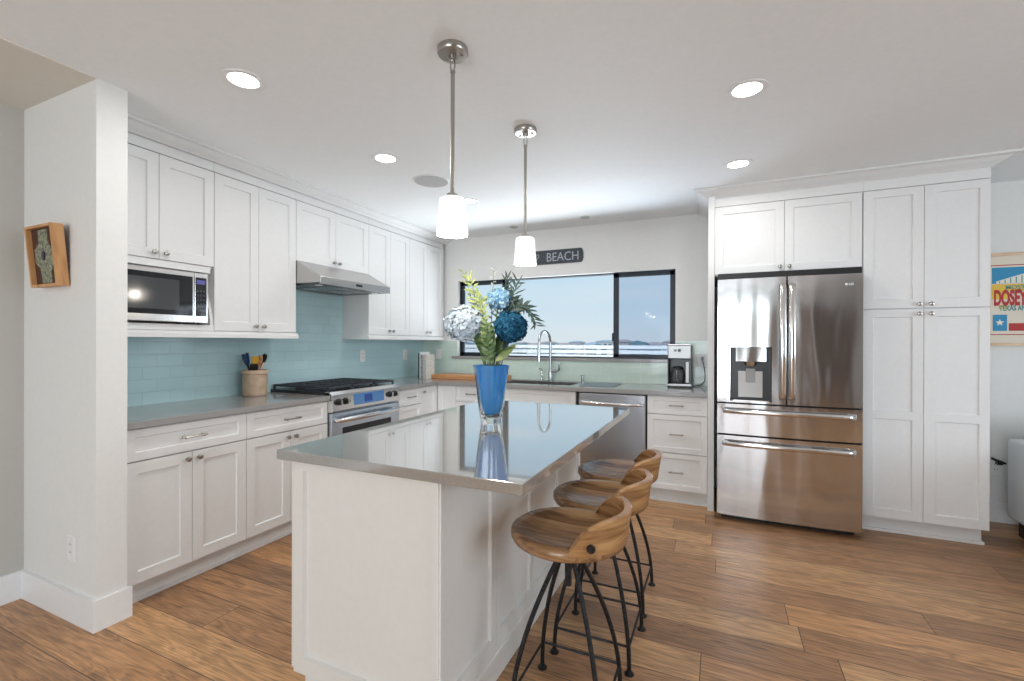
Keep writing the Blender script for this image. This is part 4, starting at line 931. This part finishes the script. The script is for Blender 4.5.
# ------------------------------------------------------------------ sofa at the right edge
sf = empty('sofa', (1.80, 3.4, 0), 0, 'pale grey upholstered sofa at the right edge of the picture', 'sofa')
FAB = speckle(mat('sofa_fabric', (.55, .57, .59), .9), (.70, .72, .73), (.80, .81, .82), 260, 3, bump=.3)
MB().box(.0, -.92, .115, .20, .90, .655).build('armrest', FAB, sf, bevel=.02, seg=3)
MB().box(.20, -.92, .10, .95, .62, .30).build('seat_base', FAB, sf, bevel=.02)
MB().box(.205, .63, .10, 2.0, .90, .80).build('backrest', FAB, sf, bevel=.04, seg=3)
MB().box(.205, -.90, .305, .98, .62, .46).build('seat_cushion', FAB, sf, bevel=.04, seg=3)
for x, y in ((.05, -.87), (.05, .85), (.9, -.87), (1.9, .85)): MB().box(x, y - .03, 0, x + .05, y + .02, .12).build('foot', mat('sofa_leg_dark', (.03, .02, .015), .5), sf)
MB().box(.95, -.92, .10, 2.0, .62, .30).build('seat_base', FAB, sf, bevel=.02)
MB().box(.99, -.90, .305, 2.0, .62, .46).build('seat_cushion', FAB, sf, bevel=.04, seg=3)

# ------------------------------------------------------------------ behind the camera: curtain and a dark wooden door seen in the fridge
CUR = speckle(mat('curtain_linen', (.78, .80, .72), .9), (.74, .77, .68), (.82, .83, .77), 40)
def curtain(x0, x1, label):
    n = int((x1 - x0) / .012); b = MB()
    rings = [[(x0 + (x1 - x0) * k / n, -3.90 + .035 * math.sin(k * .9), z) for k in range(n + 1)] for z in (.03, 2.30)]
    b.rings(rings, close=False, cap=False); o = b.build('curtain', CUR, smooth=True); so2 = o.modifiers.new('t', 'SOLIDIFY'); so2.thickness = .004
    tag(o, label, 'curtain'); return o
curtain(.30, .74, 'cream linen curtain gathered at the patio window behind the camera')
dr3 = empty('door_1', (1.35, -4.0, 0), 0, kind='structure')
DKW = wood_mat('dark_door_wood', (.14, .09, .06), (.24, .16, .11), (.32, .22, .15), .5, (14, 14, 2))
MB().box(-.45, 0, 0, .45, .04, 2.1).build('door_leaf', DKW, dr3)
MB().box(-.53, 0, 0, -.45, .06, 2.18).box(.45, 0, 0, .53, .06, 2.18).box(-.45, 0, 2.1, .45, .06, 2.18).build('door_frame', TRIM, dr3)
MB().lathe([(.02, 0), (.03, .03), (.02, .05)], 14, M=Matrix.Translation((.38, .04, 1.0)) @ Matrix.Rotation(-PI / 2, 4, 'X')).build('door_handle', NICK, dr3, smooth=True)
dr4 = empty('bookcase', (2.75, -4.0, 0), 0, 'dark brown wooden bookcase against the rear wall', 'bookcase')
b = MB().box(-.6, .30, 0, .6, .32, .5).box(-.6, .02, 0, .6, .03, 2.1).box(-.6, .02, 0, -.57, .32, 2.1).box(.57, .02, 0, .6, .32, 2.1)
for z in (0, .5, .9, 1.3, 1.7, 2.07): b.box(-.57, .02, z, .57, .31, z + .03)
b.build('case', DKW, dr4)

# ------------------------------------------------------------------ outdoors
WHT = paint('outdoor_white', (.70, .70, .70), .5)
fn = empty('slatted_railing', (-1.6, 6.4, 0), 0, 'white horizontal slatted railing outside the window', 'railing')
for k in range(9):
    zt = 1.270 - k * .068
    MB().box(-3.4, 0, zt - .050, 2.6, .03, zt).build('slat', WHT, fn)
for x in (-3.2, -1.6, 0, 1.6): MB().box(x, .03, -1.0, x + .06, .09, 1.26).build('post', WHT, fn)
struct('ground', MB().box(-400, 4.9, -4.2, 400, 900, -4.0).box(-400, -400, -4.2, 400, 4.9, -4.0), speckle(mat('ground_haze', (.30, .32, .30), .9), (.22, .25, .22), (.42, .42, .40), .2))
struct('floor_balcony', MB().box(-6, 4.9, -.2, 3, 6.6, -.05), mat('balcony_tile', (.6, .6, .58), .6))
rnd = random.Random(4)
HOUSE = [mat('far_house_%s' % n_, c, .8) for n_, c in (('cream', (.88, .84, .78)), ('white', (.90, .90, .90)), ('rose', (.86, .72, .66)), ('grey', (.66, .70, .74)))]  # wall and roof colours paled towards the sky as painted distance haze
ROOF = [mat('roof_terracotta', (.80, .58, .48), .8), mat('roof_grey', (.66, .69, .72), .8)]
kinds = ['cream', 'white', 'rosy', 'grey']
for i in range(40):
    d_ = 130 if i % 2 else 190; xx = (-150 + i * 5.6) * d_ / 165
    w_h = rnd.uniform(2.2, 3.8) * d_ / 170; ht = 1.3 + 4.35 + rnd.uniform(-.7, .9) * d_ / 150
    q = rnd.randrange(4); rf = rnd.randrange(2)
    hs = empty('house', (xx, d_, -4), 0, 'distant %s house with %s roof on the horizon outside the window' % (kinds[q], ('terracotta', 'grey')[rf]), 'house', 'distant houses, %s walls %s roof' % (kinds[q], ('terracotta', 'grey')[rf]))
    MB().box(-w_h, 0, 0, w_h, 8, ht - .7).build('wall', HOUSE[q], hs)
    MB().rings([[(-w_h - .3, -.4, ht - .7), (w_h + .3, -.4, ht - .7), (w_h + .3, 8.4, ht - .7), (-w_h - .3, 8.4, ht - .7)], [(-w_h * .5, 3.8, ht), (w_h * .5, 3.8, ht), (w_h * .5, 4.2, ht), (-w_h * .5, 4.2, ht)]]).build('roof', ROOF[rf], hs)
    b = MB()
    for u_ in (-.6, -.1, .4): b.box(w_h * u_, -.05, ht - 2.8, w_h * u_ + 1.2, 0, ht - 1.6)
    b.build('window', mat('far_window', (.2, .25, .3), .3) if 'far_window' not in bpy.data.materials else bpy.data.materials['far_window'], hs)
TREE = speckle(mat('far_tree', (.25, .33, .32), .9), (.22, .30, .30), (.32, .40, .38), 1.5)
for i in range(12):
    d_ = 95 + rnd.uniform(-8, 8); xx = (-140 + i * 16 + rnd.uniform(-3, 3)) * d_ / 170; hh = 5.2 + rnd.uniform(-.3, .8)
    tr = empty('tree', (xx, d_, -4), 0, 'distant rounded green tree among the houses on the horizon', 'tree', 'distant trees on the horizon')
    MB().cyl((0, 0, 0), (0, 0, hh * .5), .25, 8).build('trunk', DKW, tr)
    b = MB()
    for q in range(7):
        a = rnd.uniform(0, 6.28); rr = rnd.uniform(0, 1.8); s_ = rnd.uniform(1.0, 1.5); cz_ = hh - s_ - rnd.uniform(0, 1.2)
        b.lathe([(s_ * math.sin(t) + .01, -s_ * math.cos(t)) for t in [PI * j / 6 for j in range(7)]], 9, (rr * math.cos(a), rr * math.sin(a), cz_))
    b.build('crown', TREE, tr, smooth=60)
